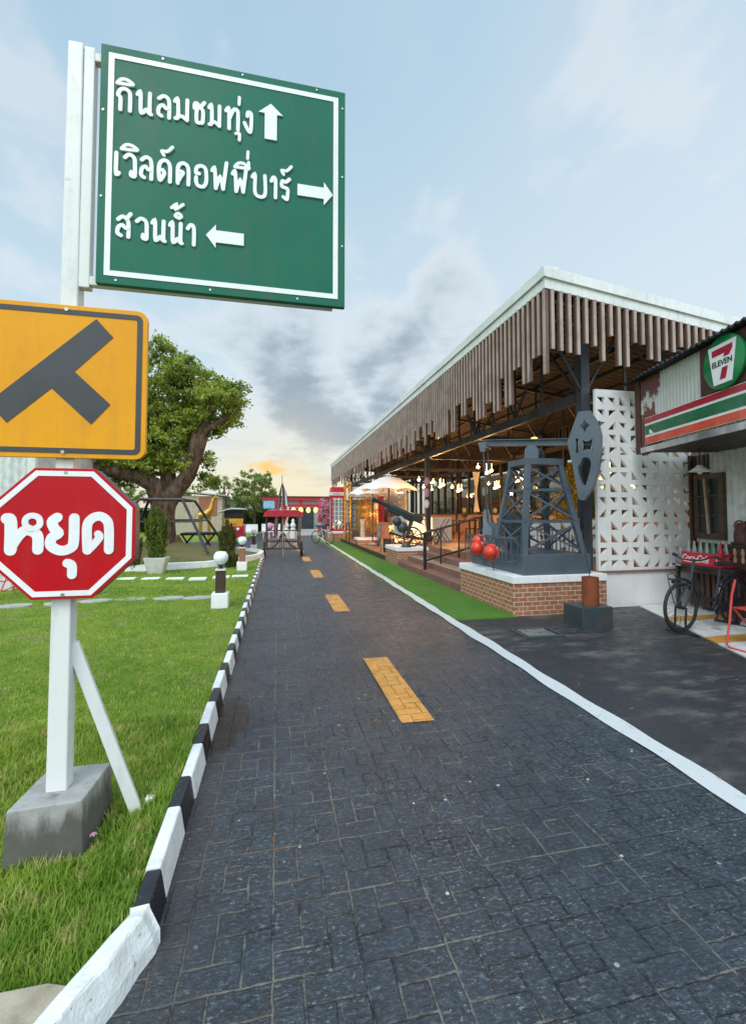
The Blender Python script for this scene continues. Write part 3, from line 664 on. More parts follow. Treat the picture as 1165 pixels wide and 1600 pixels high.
MARK = {'ิ': [[(-.9, 1.22), (-.65, 1.42), (-.3, 1.42), (-.02, 1.24), (-.9, 1.2)]], 'ี': [[(-.9, 1.22), (-.65, 1.42), (-.3, 1.42), (-.02, 1.24), (-.9, 1.2)], [(-.03, 1.2), (-.03, 1.52)]],
        'ุ': [[(-.3, -.2), (-.08, -.18), (-.08, -.5)]], '่': [[(-.12, 1.28), (-.1, 1.62)]], '^': [[(-.1, 1.72), (-.08, 2.05)]], '้': [[(-.72, 1.75), (-.45, 1.95), (-.5, 1.7), (-.05, 1.98)]],
        '์': [[(-.5, 1.22), (-.62, 1.4), (-.3, 1.42), (.0, 1.66)]], 'o': [[(-.3, 1.25), (-.5, 1.36), (-.32, 1.5), (-.14, 1.36), (-.3, 1.25)]]}
def lettering(parent, y, z0, hgt, items, wd):
    m_ = MB()
    for ch, xa, xb in items:
        marks = ch[1:]; ch = ch[0]; wX = xb - xa; inner = wX - wd * .6
        for st in G[ch][0]: m_.ribbon([(xa + wd * .3 + a * inner, z0 + b * hgt) for a, b in st], wd, (0, y, 0), UX, UZ, -.002, .007 + .0009 * G[ch][0].index(st))
        for mk in marks:
            for st in MARK[mk]: m_.ribbon([(xb + a * .082, z0 + b * hgt) for a, b in st], wd * .85, (0, y, 0), UX, UZ, -.002, .009)
    return m_.build('lettering', 'sign_white', parent)
ds = thing('direction_sign', 'large square green direction sign with white Thai lettering and three arrows, topmost on post', 'sign', (-.27, 2.43, 2.755))
m_ = MB(); m_.box(-.893, .362, 2.402, 2.432, 2.752, 4.0); pnl = m_.build('panel', 'sign_green', ds, bevel=.004)
m_ = MB(); x0, x1, z0, z1, t_ = -.855, .322, 2.795, 3.957, .027
for a in ((x0, x1, z0, z0 + t_), (x0, x1, z1 - t_, z1), (x0, x0 + t_, z0 + t_, z1 - t_), (x1 - t_, x1, z0 + t_, z1 - t_)): m_.box(a[0], a[1], 2.399, 2.404, a[2], a[3])
m_.build('border', 'sign_white', pnl)
W_ = .0190
lettering(pnl, 2.402, 3.662, .112, [('กิ', -.816, -.738), ('น', -.722, -.642), ('ล', -.628, -.552), ('ม', -.543, -.462), ('ช', -.450, -.385), ('ม', -.374, -.302), ('ทุ่', -.288, -.206), ('ง', -.197, -.141)], W_)
lettering(pnl, 2.402, 3.320, .112, [('เ', -.822, -.784), ('วิ', -.777, -.711), ('ล', -.703, -.632), ('ด์', -.620, -.544), ('ค', -.530, -.454), ('อ', -.440, -.366), ('ฟ', -.354, -.262), ('ฟี^', -.250, -.160), ('บ', -.148, -.061), ('า', -.050, -.012), ('ร์', .000, .063)], W_)
lettering(pnl, 2.402, 3.002, .104, [('ส', -.807, -.730), ('ว', -.715, -.650), ('น', -.640, -.566), ('นo้', -.556, -.484), ('า', -.472, -.424)], W_)
for poly in ([(-.049, 3.843), (.016, 3.786), (-.016, 3.786), (-.016, 3.641), (-.081, 3.641), (-.081, 3.786), (-.114, 3.786)], [(.097, 3.417), (.242, 3.417), (.242, 3.449), (.292, 3.383), (.242, 3.318), (.242, 3.353), (.097, 3.353)], [(-.374, 3.064), (-.325, 3.125), (-.325, 3.095), (-.183, 3.095), (-.183, 3.030), (-.325, 3.030), (-.325, 3.000)]):
    m_ = MB(); m_.prism(poly[::-1], (0, 2.402, 0), UX, UZ, -.002, .008); m_.build('arrow', 'sign_white', pnl)
for x, z in [(-.6, 3.98), (-.2, 3.98), (.2, 3.98), (.345, 3.9), (.345, 3.5), (.345, 3.1), (.1, 2.775), (-.35, 2.775), (-.8, 2.775), (-.876, 3.2), (-.876, 3.65)]: MB().lathe((x, 2.399, z), [(.006, 0), (.004, .006)], 8, (0, 1, 0)).build('screw', 'steel', pnl)

def rrect(x0, x1, z0, z1, r, n=6):
    P = []
    for cx_, cz_, a in ((x1 - r, z1 - r, 0), (x0 + r, z1 - r, 90), (x0 + r, z0 + r, 180), (x1 - r, z0 + r, 270)):
        P += [(cx_ + r * math.cos(R(a + 90 * k / n)), cz_ + r * math.sin(R(a + 90 * k / n))) for k in range(n + 1)]
    return P
def ring(mb, outer, inner, y0, y1):
    k = len(outer); vs = [(a, y, b) for y in (y0, y1) for a, b in list(outer) + list(inner)]
    fs = []
    for i in range(k):
        j = (i + 1) % k; fs += [(i, j, k + j, k + i), (2 * k + i, 3 * k + i, 3 * k + j, 2 * k + j), (i, 2 * k + i, 2 * k + j, j), (k + i, k + j, 3 * k + j, 3 * k + i)]
    mb.add(vs, fs)
ws = thing('warning_sign', 'yellow rectangular sign with a slanted black junction mark, between green and red signs', 'sign', (-1.02, 2.43, 1.87))
m_ = MB(); m_.prism(rrect(-1.395, -.648, 1.872, 2.628, .05), (0, 2.41, 0), UX, UZ, -.018, .006); yp = m_.build('panel', 'sign_yellow', ws, bevel=.002)
m_ = MB(); ring(m_, rrect(-1.372, -.671, 1.895, 2.605, .03), rrect(-1.347, -.696, 1.92, 2.58, .012), 2.4015, 2.406); m_.build('border', 'sign_black', yp)
m_ = MB(); m_.prism([(-.883, 2.569), (-.805, 2.482), (-.974, 2.298), (-.811, 2.143), (-.895, 2.04), (-1.071, 2.21), (-1.255, 2.033), (-1.335, 2.125)][::-1], (0, 2.405, 0), UX, UZ, -.002, .0035); m_.build('junction_mark', 'sign_black', yp)
for z in (2.604, 1.90): MB().lathe((-1.015, 2.398, z), [(.009, 0), (.006, .01)], 10, (0, 1, 0)).build('screw', 'steel', yp)
ss = thing('stop_sign', 'red octagonal stop sign with white Thai word, lowest on the white post', 'sign', (-.998, 2.43, 1.19))
def octo(r, cx_=-.998, cz_=1.507): return [(cx_ + r / math.cos(R(22.5)) * math.cos(R(22.5 + 45 * k)), cz_ + r / math.cos(R(22.5)) * math.sin(R(22.5 + 45 * k))) for k in range(8)]
m_ = MB(); m_.prism(octo(.310), (0, 2.485, 0), UX, UZ, -.0, .085); m_.build('backing', 'sign_edge', ss, bevel=.002)
m_ = MB(); m_.prism(octo(.314), (0, 2.40, 0), UX, UZ, -.0005, .006); rp = m_.build('panel', 'sign_red', ss, bevel=.0015)
m_ = MB(); ring(m_, octo(.300), octo(.275), 2.3915, 2.3945); m_.build('border', 'sign_white', rp)
m_ = MB()
tk = .052
for pts, wd in (([(-1.235, 1.578), (-1.219, 1.56), (-1.217, 1.43)], tk), ([(-1.212, 1.452), (-1.185, 1.498), (-1.158, 1.522), (-1.128, 1.516), (-1.106, 1.492), (-1.104, 1.43)], tk * .9),
                ([(-1.118, 1.530), (-1.098, 1.550), (-1.105, 1.582), (-1.135, 1.592), (-1.158, 1.575), (-1.156, 1.545), (-1.135, 1.530)], tk * .52),
                ([(-1.026, 1.583), (-1.047, 1.562), (-1.037, 1.53), (-1.020, 1.507), (-1.047, 1.485), (-1.049, 1.448), (-1.008, 1.424), (-.966, 1.436), (-.953, 1.468), (-.953, 1.580)], tk * .88),
                ([(-.978, 1.364), (-.962, 1.356), (-.957, 1.34), (-.957, 1.308)], tk * .8),
                ([(-.893, 1.424), (-.897, 1.535), (-.880, 1.574), (-.846, 1.589), (-.815, 1.573), (-.801, 1.535), (-.799, 1.424)], tk * .82),
                ([(-.886, 1.428), (-.862, 1.456), (-.842, 1.486), (-.848, 1.502)], tk * .68)):
    hk = .003 + .0004 * (len(m_.v) % 7); m_.ribbon(pts, wd, (0, 2.3945, 0), UX, UZ, -.001, hk)
m_.build('lettering', 'sign_white', rp)
for z in (1.80, 1.213): MB().lathe((-.995, 2.390, z), [(.009, 0), (.006, .01)], 10, (0, 1, 0)).build('screw', 'steel', rp)

# ------------------------------------------------------------------ bollard lamps
def lamp(x, y, z, post, label):
    t = thing('bollard_lamp', label, 'lamp', (x, y, z), 'bollard lamps along the kerb')
    m_ = MB(); m_.box(x - .13, x + .13, y - .13, y + .13, z - .05, z + .235); m_.build('base_block', 'white_wall', t, bevel=.012)
    m_ = MB(); m_.box(x - .075, x + .075, y - .075, y + .075, z + .235, z + .60); m_.build('post', post, t, bevel=.008)
    m_ = MB(); m_.box(x - .08, x + .08, y - .08, y + .08, z + .60, z + .625); m_.build('cap', 'white_paint', t)
    m_ = MB(); m_.lathe((x, y, z + .625), [(.035, 0), (.035, .05), (.06, .055), (.06, .085)], 16); m_.build('collar', 'black_iron', t, True)
    m_ = MB(); m_.lathe((x, y, z + .70), [(.06, 0), (.105, .05), (.118, .10), (.112, .15), (.085, .195), (.07, .205), (.001, .212)], 24); m_.build('globe', 'opal_glass', t, True)
lamp(-.895, 7.72, .07, 'dark_wood', 'bollard lamp with dark wooden post and white globe, nearest of the row')
lamp(-.905, 12.55, .07, 'deck_wood', 'bollard lamp with reddish brown wooden post, second from the camera')
lamp(-.93, 19.3, .07, 'dark_wood', 'farthest bollard lamp, left of the red cart canopy')

# ------------------------------------------------------------------ plinths, steps, terrace
def plinth(x0, x1, y0, y1, zb, zt, label, name='brick_plinth'):
    t = thing(name, label, 'plinth', ((x0 + x1) / 2, (y0 + y1) / 2, 0))
    m_ = MB(); m_.box(x0, x1, y0, y1, -.02, zb); m_.build('brick_body', 'brick', t)
    m_ = MB(); m_.box(x0 - .02, x1 + .004, y0 - .02, y1 + .02, zb, zt); m_.build('cap', 'white_wall', t, bevel=.006)
plinth(3.64, 5.325, 6.35, 8.40, .502, .615, 'red brick plinth with white cap under the grey oil pump model')
plinth(3.69, 6.0, 13.35, 14.85, .43, .545, 'red brick plinth with white cap under the old cannon')
plinth(3.72, 4.75, 20.4, 21.3, .36, .47, 'small brick plinth with white slab top beyond the cannon')
plinth(2.98, 4.3, 25.6, 27.6, .46, .58, 'brick plinth with white cap under the red phone booth')
bw_ = thing('base_wall', 'white rendered low wall under the pierced white screen', 'wall', (6.4, 6.7, 0))
m_ = MB(); m_.box(5.33, 7.45, 6.60, 6.80, -.02, .585); m_.build('render', 'white_wall', bw_)
m_ = MB(); m_.box(5.335, 7.45, 6.57, 6.83, .585, .618); m_.build('ledge', 'step_tile', bw_)
m_ = MB()
for x0, z in ((3.69, .15), (4.02, .30), (4.36, .45)): m_.box(x0, 4.72, 8.422, 13.326, z - .15 if z > .15 else -.02, z)
struct(m_.build('steps', 'step_tile', bevel=.006))
m_ = MB(); m_.box(4.70, 14, 6.83, 36, -.02, .60); struct(m_.build('terrace', 'deck_wood'))
m_ = MB(); m_.box(3.66, 4.69, 14.88, 27.5, -.02, .16); struct(m_.build('lower_deck', 'deck_wood'))
m_ = MB(); m_.box(3.632, 3.66, 14.88, 27.5, -.02, .18); struct(m_.build('deck_edge', 'dark_wood'))

# handrail up the steps
hr = thing('handrail', 'black iron handrail running up the brown tiled steps', 'handrail', (3.8, 11.0, .15))
P0, P1 = (3.78, 11.0), (5.25, 10.75)
lerp = lambda f: (P0[0] + (P1[0] - P0[0]) * f, P0[1] + (P1[1] - P0[1]) * f)
rz = lambda f: 1.10 + .42 * f
for f, zb, wd in ((0, .15, .07), (.28, .15, .03), (.60, .45, .03), (1, .60, .07)):
    x, y = lerp(f); m_ = MB(); m_.box(x - wd / 2, x + wd / 2, y - wd / 2, y + wd / 2, zb - .005, rz(f)); m_.build('post', 'black_iron', hr)
m_ = MB(); m_.bar((*lerp(-.05), rz(-.05)), (*lerp(1.03), rz(1.03)), .075, .05); m_.build('top_rail', 'dark_wood', hr, bevel=.008)
m_ = MB(); m_.bar((*lerp(0), .38), (*lerp(1), .80), .04, .05); m_.build('lower_rail', 'black_iron', hr)

# ------------------------------------------------------------------ oil pump model
pj = thing('oil_pump_model', 'grey blue oil pumpjack model standing on the brick plinth', 'pumpjack', (4.45, 7.3, .615))
m_ = MB(); m_.box(3.84, 5.08, 6.40, 8.30, .614, .94); m_.build('base', 'pump_blue', pj, bevel=.008)
m_ = MB(); m_.box(3.86, 5.06, 6.42, 8.28, .905, .945); 
zb_, zt_ = .94, 2.46
cb4 = [(3.90, 6.46), (4.98, 6.46), (4.98, 7.42), (3.90, 7.42)]; ct4 = [(4.12, 6.68), (4.72, 6.68), (4.72, 7.20), (4.12, 7.20)]
def tw(i, f): return Vector((cb4[i][0] + (ct4[i][0] - cb4[i][0]) * f, cb4[i][1] + (ct4[i][1] - cb4[i][1]) * f, zb_ + (zt_ - zb_) * f))
for i in range(4): m_ = MB(); m_.bar(tw(i, -.01), tw(i, 1.0), .085, .085, (0, 1, 0)); m_.build('leg', 'pump_blue', pj, bevel=.004)
m_ = MB()
for i in range(4):
    j = (i + 1) % 4
    fl = (0, .35, .70, .985)
    for a, b in zip(fl, fl[1:]):
        if a: m_.bar(tw(i, a), tw(j, a), .034, .045)
        m_.bar(tw(i, a + .03), tw(j, b - .03), .03, .034); m_.bar(tw(j, a + .03), tw(i, b - .03), .026, .030)
m_.build('lattice', 'pump_blue', pj)
for i in range(4):
    for f in (.35, .70):
        m_ = MB(); p = tw(i, f); nrm_ = Vector((0, -1, 0)) if i in (0, 1) else Vector((0, 1, 0)); m_.obox(p + nrm_ * .046, (Vector((1, 0, 0)), Vector((0, 1, 0)), Vector((0, 0, 1))), (.06, .004, .055))
        for a_ in (-.03, .03): m_.lathe(p + nrm_ * .05 + Vector((a_, 0, .02)), [(.011, 0), (.009, .012)], 6, tuple(nrm_))
        m_.build('gusset', 'pump_blue', pj)
m_ = MB(); m_.box(4.07, 4.77, 6.63, 7.25, 2.43, 2.54); m_.build('tower_cap', 'pump_blue', pj, bevel=.004)
dv = Vector((.7071, -.7071, 0)); nv = Vector((-.7071, -.7071, 0)); PC = Vector((4.42, 6.95, 0))
# saddle: two half round plates with a drum between
m_ = MB()
hp = [(-.115, 0), (.115, 0)] + [(.115 * math.cos(R(a)), .13 + .115 * math.sin(R(a))) for a in range(0, 181, 15)]
for s_ in (.22, -.24): m_.prism(hp, PC + nv * s_ + Vector((0, 0, 2.54)), dv, UZ, -.012, .012)
m_.lathe(PC + nv * .21 + Vector((0, 0, 2.67)), [(.09, 0), (.09, .44)], 20, tuple(-nv)); m_.build('saddle', 'pump_blue', pj, True)
# walking beam (I section), slightly higher at its tail
def bp(u, dz): return PC + dv * u + Vector((0, 0, 2.862 - .075 * u + dz))
m_ = MB(); m_.bar(bp(-.90, .045), bp(.95, .045), .13, .014); m_.bar(bp(-.90, -.06), bp(.95, -.06), .11, .014); m_.bar(bp(-.90, -.007), bp(.95, -.007), .03, .09); m_.build('walking_beam', 'pump_blue', pj)
m_ = MB(); m_.lathe(bp(0, .055), [(.05, 0), (.06, .02), (.03, .035)], 14); m_.build('warning_lamp', 'lantern_glow', pj, True)
m_ = MB(); m_.lathe(bp(-.88, -.085) + nv * .16, [(.06, 0), (.06, .32)], 16, tuple(-nv)); m_.prism([(-.08, .05), (.08, .05), (.035, -.13), (-.035, -.13)], bp(-.88, -.06) + nv * .17, dv, UZ, -.012, .012); m_.build('tail_bearing', 'pump_blue', pj, True)
# horse head: two plates with cut-outs joined by a curved face
HO = PC + nv * .12
head = [(.735, 3.289), (.921, 3.281), (1.024, 3.092), (1.062, 2.895), (1.052, 2.577), (1.010, 2.302), (.909, 2.008), (.789, 1.818), (.716, 1.84), (.675, 2.102), (.630, 2.41), (.555, 2.79), (.651, 3.068)]
def star(cx_, cz_, rx, rz_, n=6):
    P = []
    for q in range(4):
        a, b = R(90 * q), R(90 * (q + 1)); pa = (rx * math.cos(a), rz_ * math.sin(a)); pb = (rx * math.cos(b), rz_ * math.sin(b))
        for k in range(n):
            t = k / n; c_ = (.22 * (pa[0] + pb[0]), .22 * (pa[1] + pb[1]))
            P.append((cx_ + (1 - t) ** 2 * pa[0] + 2 * t * (1 - t) * c_[0] + t * t * pb[0], cz_ + (1 - t) ** 2 * pa[1] + 2 * t * (1 - t) * c_[1] + t * t * pb[1]))
    return P
holes = [star(.825, 3.046, .085, .125), [(.688, 2.844), (.727, 2.841), (.719, 2.78), (.717, 2.721), (.72, 2.66), (.727, 2.605), (.683, 2.608), (.692, 2.66), (.695, 2.723), (.692, 2.79)],
         [(.782, 2.815), (.82, 2.79), (.864, 2.778), (.905, 2.795), (.942, 2.825), (.928, 2.78), (.925, 2.736), (.930, 2.68), (.939, 2.632), (.90, 2.65), (.862, 2.655), (.82, 2.65), (.790, 2.64), (.803, 2.69), (.806, 2.725), (.798, 2.77)],
         [(.771, 2.50), (.811, 2.529), (.850, 2.520), (.888, 2.498), (.892, 2.47), (.907, 2.447), (.905, 2.372), (.87, 2.22), (.822, 2.058), (.764, 2.099), (.735, 2.19), (.718, 2.274), (.710, 2.384), (.745, 2.42), (.765, 2.46)]]
def plate_with_holes(name, outer, holes, o, u, v, th, mats, parent):
    bmh = __import__('bmesh').new(); import bmesh
    es = []
    for lp in [outer] + holes:
        vv = [bmh.verts.new(Vector(o) + Vector(u) * a + Vector(v) * b) for a, b in lp]
        es += [bmh.edges.new((vv[i], vv[(i + 1) % len(vv)])) for i in range(len(vv))]
    r = bmesh.ops.triangle_fill(bmh, use_beauty=True, use_dissolve=False, edges=es)
    fs = [f for f in r['geom'] if isinstance(f, bmesh.types.BMFace)]
    w_ = Vector(u).cross(Vector(v)).normalized()
    ex = bmesh.ops.extrude_face_region(bmh, geom=fs)
    for e in ex['geom']:
        if isinstance(e, bmesh.types.BMVert): e.co += w_ * th
    bmesh.ops.recalc_face_normals(bmh, faces=bmh.faces)
    me = bpy.data.meshes.new(name); bmh.to_mesh(me); bmh.free()
    wl = Vector((0, 0, 0)); q = parent
    while q is not None: wl += q.location; q = q.parent
    me.transform(Matrix.Translation(-wl)); me.materials.append(M[mats]); ob = bpy.data.objects.new(name, me); COL.objects.link(ob); ob.parent = parent; return ob
hd = plate_with_holes('horse_head', head, holes, HO, dv, UZ, .014, 'pump_blue', pj)
plate_with_holes('rear_plate', head, holes, PC - nv * .12, dv, UZ, .014, 'pump_blue', hd)
m_ = MB(); arc = head[1:9]
for a, b in zip(arc, arc[1:]):
    p = [PC + dv * q[0] + Vector((0, 0, q[1])) for q in (a, b)]; e_ = (p[1] - p[0]).normalized(); ou = e_.cross(nv).normalized()
    m_.add([p[0] + nv * .118, p[1] + nv * .118, p[1] - nv * .118, p[0] - nv * .118, p[0] + nv * .118 + ou * .014, p[1] + nv * .118 + ou * .014, p[1] - nv * .118 + ou * .014, p[0] - nv * .118 + ou * .014], [(0, 1, 2, 3), (7, 6, 5, 4), (0, 4, 5, 1), (3, 2, 6, 7), (0, 3, 7, 4), (1, 5, 6, 2)])
for f in (0, 2, 3, 4): q = arc[f + 1]; p = PC + dv * (q[0] + .012) + Vector((0, 0, q[1])); m_.bar(p + nv * .12, p - nv * .12, .03, .02)
m_.build('curved_face', 'pump_blue', hd)
m_ = MB(); m_.tube([PC + dv * 1.03 + Vector((0, 0, 2.55)), (5.33, 6.2, 1.5), (5.05, 6.0, 1.28)], .006, 6); 
# pitman arms, crank, motor drum behind the tower
m_ = MB()
for s_ in (.13, -.13): m_.bar(bp(-.88, -.14) + nv * s_, Vector((4.02, 7.85, 1.45)) + nv * s_, .022, .03)
m_.build('pitman_arms', 'pump_blue', pj)
m_ = MB(); m_.lathe((3.96, 7.70, 1.28), [(.17, 0), (.17, .07)], 24, (.7, .7, 0)); m_.prism([(-.10, -.25), (.10, -.25), (.05, .45), (-.05, .45)], (3.90, 7.72, 1.25), (.94, -.34, 0), (.12, .33, .93), -.03, .03)
m_.build('crank', 'pump_blue', pj, True)
m_ = MB(); m_.lathe((4.45, 7.62, .94), [(.24, 0), (.24, .60), (.20, .66)], 24); m_.build('motor_drum', 'dark_steel', pj, True)
m_ = MB()
for q in (.13, .165): m_.tube([(3.93 + .02 * math.cos(a), 7.98 + q * math.cos(a), 1.13 + q * math.sin(a)) for a in [k * math.pi / 8 for k in range(16)]], .015, 8, closed=True)
m_.build('belt_wheel', 'black_iron', pj, True)
# baskets of thin bars
def basket(x0, x1, y0, y1, z0, z1, n):
    m_ = MB(); cs = [(x0, y0), (x1, y0), (x1, y1), (x0, y1)]
    for i in range(4):
        a, b = cs[i], cs[(i + 1) % 4]
        for z in (z0, z1): m_.bar((*a, z), (*b, z), .022)
        L = math.hypot(b[0] - a[0], b[1] - a[1]); k = max(2, int(L / n))
        for q in range(k): f = q / k; m_.bar((a[0] + (b[0] - a[0]) * f, a[1] + (b[1] - a[1]) * f, z0), (a[0] + (b[0] - a[0]) * f, a[1] + (b[1] - a[1]) * f, z1), .014)
    return m_
m_ = basket(3.62, 3.832, 6.55, 8.10, .83, 1.20, .11); m_.build('side_basket', 'pump_blue', pj)
m_ = MB()
for k in range(9): m_.bar((5.04, 6.9 + k * .12, .94), (5.04, 6.9 + k * .12, 1.30), .014)
m_.bar((5.04, 6.86, 1.30), (5.04, 7.9, 1.30), .02); m_.build('railing', 'pump_blue', pj)
def helmet(x, y, z, ax, label, mats='helmet_red', r=.115, name='hard_hat'):
    t = thing(name, label, 'helmet', (x, y, z))
    m_ = MB(); m_.lathe((x, y, z), [(r, 0), (r * 1.0, r * .25), (r * .9, r * .62), (r * .62, r * .95), (r * .3, r * 1.1), (.002, r * 1.14)], 22, ax, False); m_.build('shell', mats, t, True)
    m_ = MB(); m_.lathe((x, y, z), [(r * 1.02, .012), (r * 1.22, 0), (r * 1.2, -.008), (r * .98, .0)], 22, ax, False); m_.build('brim', mats, t, True)
helmet(3.585, 6.97, .945, (-.8, -.6, .12), 'red hard hat hung on the pump basket, the right one', r=.118)
helmet(3.585, 7.49, .98, (-.8, -.6, .1), 'red hard hat hung on the pump basket, left and in front', r=.118)
helmet(3.64, 7.55, 1.10, (-.75, -.5, .3), 'red hard hat partly behind the left one on the pump basket', r=.105)
st = MB(); st.tube([(3.52, 6.80, .93), (3.51, 6.77, .80), (3.52, 6.76, .66)], .009, 6); tag(st.build('helmet_strap', 'black_iron', loc=(3.52, 6.76, .66)), 'black strap hanging from the right red hard hat', 'strap', kind='thing')

# rust-brown can on a black box, thin wire up to the pump
m_ = MB(); m_.box(4.17, 4.66, 5.44, 5.86, -.01, .285); bx = tag(m_.build('steel_box', 'box_black', bevel=.006, loc=(4.4, 5.65, 0)), 'black stained steel box on the dark yard, under the rusty can', 'box', kind='thing')
ca = thing('rusty_can', 'rust orange metal cylinder with a thin wire, standing on the black box', 'cylinder', (4.45, 5.63, .285))
m_ = MB(); m_.lathe((4.45, 5.63, .285), [(.115, 0), (.115, .40), (.105, .40), (.105, .06)], 28); m_.build('body', 'rust', ca, True)
m_ = MB(); m_.tube([(4.47, 5.63, .34), (4.46, 5.66, .75), (4.46, 5.75, 1.05), (4.50, 5.85, 1.27), (4.58, 5.92, 1.36)], .006, 6); m_.build('wire', 'black_iron', ca)

# ------------------------------------------------------------------ pavilion
pv = thing('pavilion', 'long open pavilion with white roof edge, hanging wooden slats and dark steel trusses', 'building', (7, 20, 0))
X0, Y0, Y1, XR = 4.16, 6.20, 35.2, 14.0  # roof carried on past the glass wall, added to dim what lies behind
zr = lambda x: 5.59 - .123 * (x - X0)
def sloped(mb, x0, x1, y0, y1, t0, t1):       # slab following the roof slope between offsets t0 (top) and t1 (bottom)
    mb.add([(x0, y0, zr(x0) + t1), (x1, y0, zr(x1) + t1), (x1, y1, zr(x1) + t1), (x0, y1, zr(x0) + t1), (x0, y0, zr(x0) + t0), (x1, y0, zr(x1) + t0), (x1, y1, zr(x1) + t0), (x0, y1, zr(x0) + t0)], [(0, 3, 2, 1), (4, 5, 6, 7), (0, 1, 5, 4), (1, 2, 6, 5), (2, 3, 7, 6), (3, 0, 4, 7)])
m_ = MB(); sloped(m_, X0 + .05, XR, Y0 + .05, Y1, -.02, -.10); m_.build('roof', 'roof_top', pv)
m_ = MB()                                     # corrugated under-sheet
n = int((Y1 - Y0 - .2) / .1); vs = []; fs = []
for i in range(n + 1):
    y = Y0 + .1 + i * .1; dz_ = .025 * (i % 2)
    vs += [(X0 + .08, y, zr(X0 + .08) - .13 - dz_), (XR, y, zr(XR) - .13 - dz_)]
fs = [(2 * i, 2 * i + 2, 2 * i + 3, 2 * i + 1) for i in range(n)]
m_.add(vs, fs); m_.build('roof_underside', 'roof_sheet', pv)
m_ = MB()
for t0, t1, o in ((0, -.165, 0), (-.175, -.335, .035)):
    sloped(m_, X0 + o, X0 + o + .05, Y0 + o, Y1, t0, t1); sloped(m_, X0 + o + .05, XR, Y0 + o, Y0 + o + .05, t0, t1)
sloped(m_, X0 + .03, XR, Y0 + .03, Y0 + .09, -.16, -.18); m_.box(X0 + .02, X0 + .30, Y0 + .06, Y0 + .16, 5.56, 5.63)
m_.build('fascia', 'fascia_white', pv, bevel=.004)
lev = {'L': 3.62, 'M': 3.86, 'H': 4.21}
seq = 'MHHMMHHLLHLLMMLLL'
head_ = 'MHHMMHHLLHLLMMLLLMHHMMHHLLHLLLLLLMHMMH'
m_ = MB(); ns = int((Y1 - .15 - 6.25) / .155)
for i in range(ns):
    y = 6.25 + i * .155
    c = head_[i] if i < len(head_) else seq[(i * 5 + i // 7) % 17]
    zb = lev[c]
    if i > 90 and c == 'L' and i % 3: zb = 4.21
    zb += random.uniform(-.012, .012)
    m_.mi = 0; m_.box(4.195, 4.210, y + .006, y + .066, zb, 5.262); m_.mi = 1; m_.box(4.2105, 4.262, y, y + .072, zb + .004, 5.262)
m_.build('side_slat_screen', ['slat_face', 'slat_side'], pv)
m_ = MB()
fz = [3.88, 4.26, 4.24, 4.22, 4.20, 4.40, 4.37, 4.13, 4.57, 4.08, 4.07, 4.49, 4.47, 4.23, 4.21, 4.41, 4.39, 4.49, 4.3, 4.25, 4.35, 4.5, 4.4, 4.2, 4.3, 4.5, 4.4, 4.3, 4.2, 4.4, 4.5, 4.4, 4.4, 4.3, 4.4]
for i, zb in enumerate(fz):
    x = 4.285 + (i - 1) * .1565 + .0
    if i == 0: continue
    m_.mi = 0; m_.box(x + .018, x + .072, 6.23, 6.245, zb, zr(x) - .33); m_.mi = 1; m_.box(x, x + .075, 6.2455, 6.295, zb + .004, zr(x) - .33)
m_.build('front_slat_screen', ['slat_face', 'slat_side'], pv)
m_ = MB()
for z in (5.12, 4.72): m_.box(4.268, 4.30, 6.3, Y1, z, z + .04)
for dz_ in (-.48, -.80):
    m_.bar((4.28, 6.315, zr(4.28) + dz_), (XR, 6.315, zr(XR) + dz_), .03, .04)
for k in range(19): m_.box(4.304, 4.33, 7.0 + k * 1.55, 7.04 + k * 1.55, 4.4, 5.25)
m_.build('slat_rails', 'truss_steel', pv)
# steel: columns, long truss, cross trusses
CY = (6.74, 15.03, 23.3, 31.6)
for y in CY:
    m_ = MB(); m_.box(5.225, 5.395, y, y + .17, .585, zr(5.3) - .16); m_.build('column', 'dark_steel', pv, bevel=.006)
    m_ = MB(); m_.box(9.9, 10.06, y + .0, y + .16, .6, zr(10) - .16); m_.build('column', 'dark_steel', pv)
m_ = MB()
m_.box(5.19, 5.30, 6.9, Y1 - .3, 3.58, 3.76); m_.box(5.21, 5.29, 6.4, Y1 - .3, 5.08, 5.16)
k = 0; y = 6.9
while y < Y1 - 1:
    m_.box(5.23, 5.27, y, y + .04, 3.76, 5.08)
    if k % 2 == 0: m_.bar((5.25, y, 3.76), (5.25, y + 1.04, 5.08), .04)
    else: m_.bar((5.25, y, 5.08), (5.25, y + 1.04, 3.76), .04)
    y += 1.04; k += 1
m_.build('long_truss', 'truss_steel', pv)
for y in (6.78, 10.9, 15.08, 19.2, 23.35, 27.5, 31.65):
    m_ = MB(); zb = lambda x: 3.68
    m_.box(5.3, 9.9, y - .045, y + .045, 3.58, 3.70)
    m_.bar((4.3, y, zr(4.3) - .24), (XR, y, zr(XR) - .24), .07, .08)
    x = 5.3; k = 0
    while x < 9.9:
        a, b = (x, y, 3.70), (x + .85, y, zr(x + .85) - .26)
        if k % 2: a, b = (x, y, zr(x) - .26), (x + .85, y, 3.70)
        m_.bar(a, b, .035); m_.box(x - .018, x + .018, y - .018, y + .018, 3.70, zr(x) - .26); x += .85; k += 1
    m_.bar((5.3, y, 3.68), (4.32, y, zr(4.3) - .26), .045)
    m_.build('cross_truss', 'truss_steel', pv)
m_ = MB()
for k in range(12): x = 4.7 + k * .75; m_.box(x, x + .05, 6.35, Y1 - .2, zr(x) - .22, zr(x) - .155)
m_.build('purlins', 'truss_steel', pv)
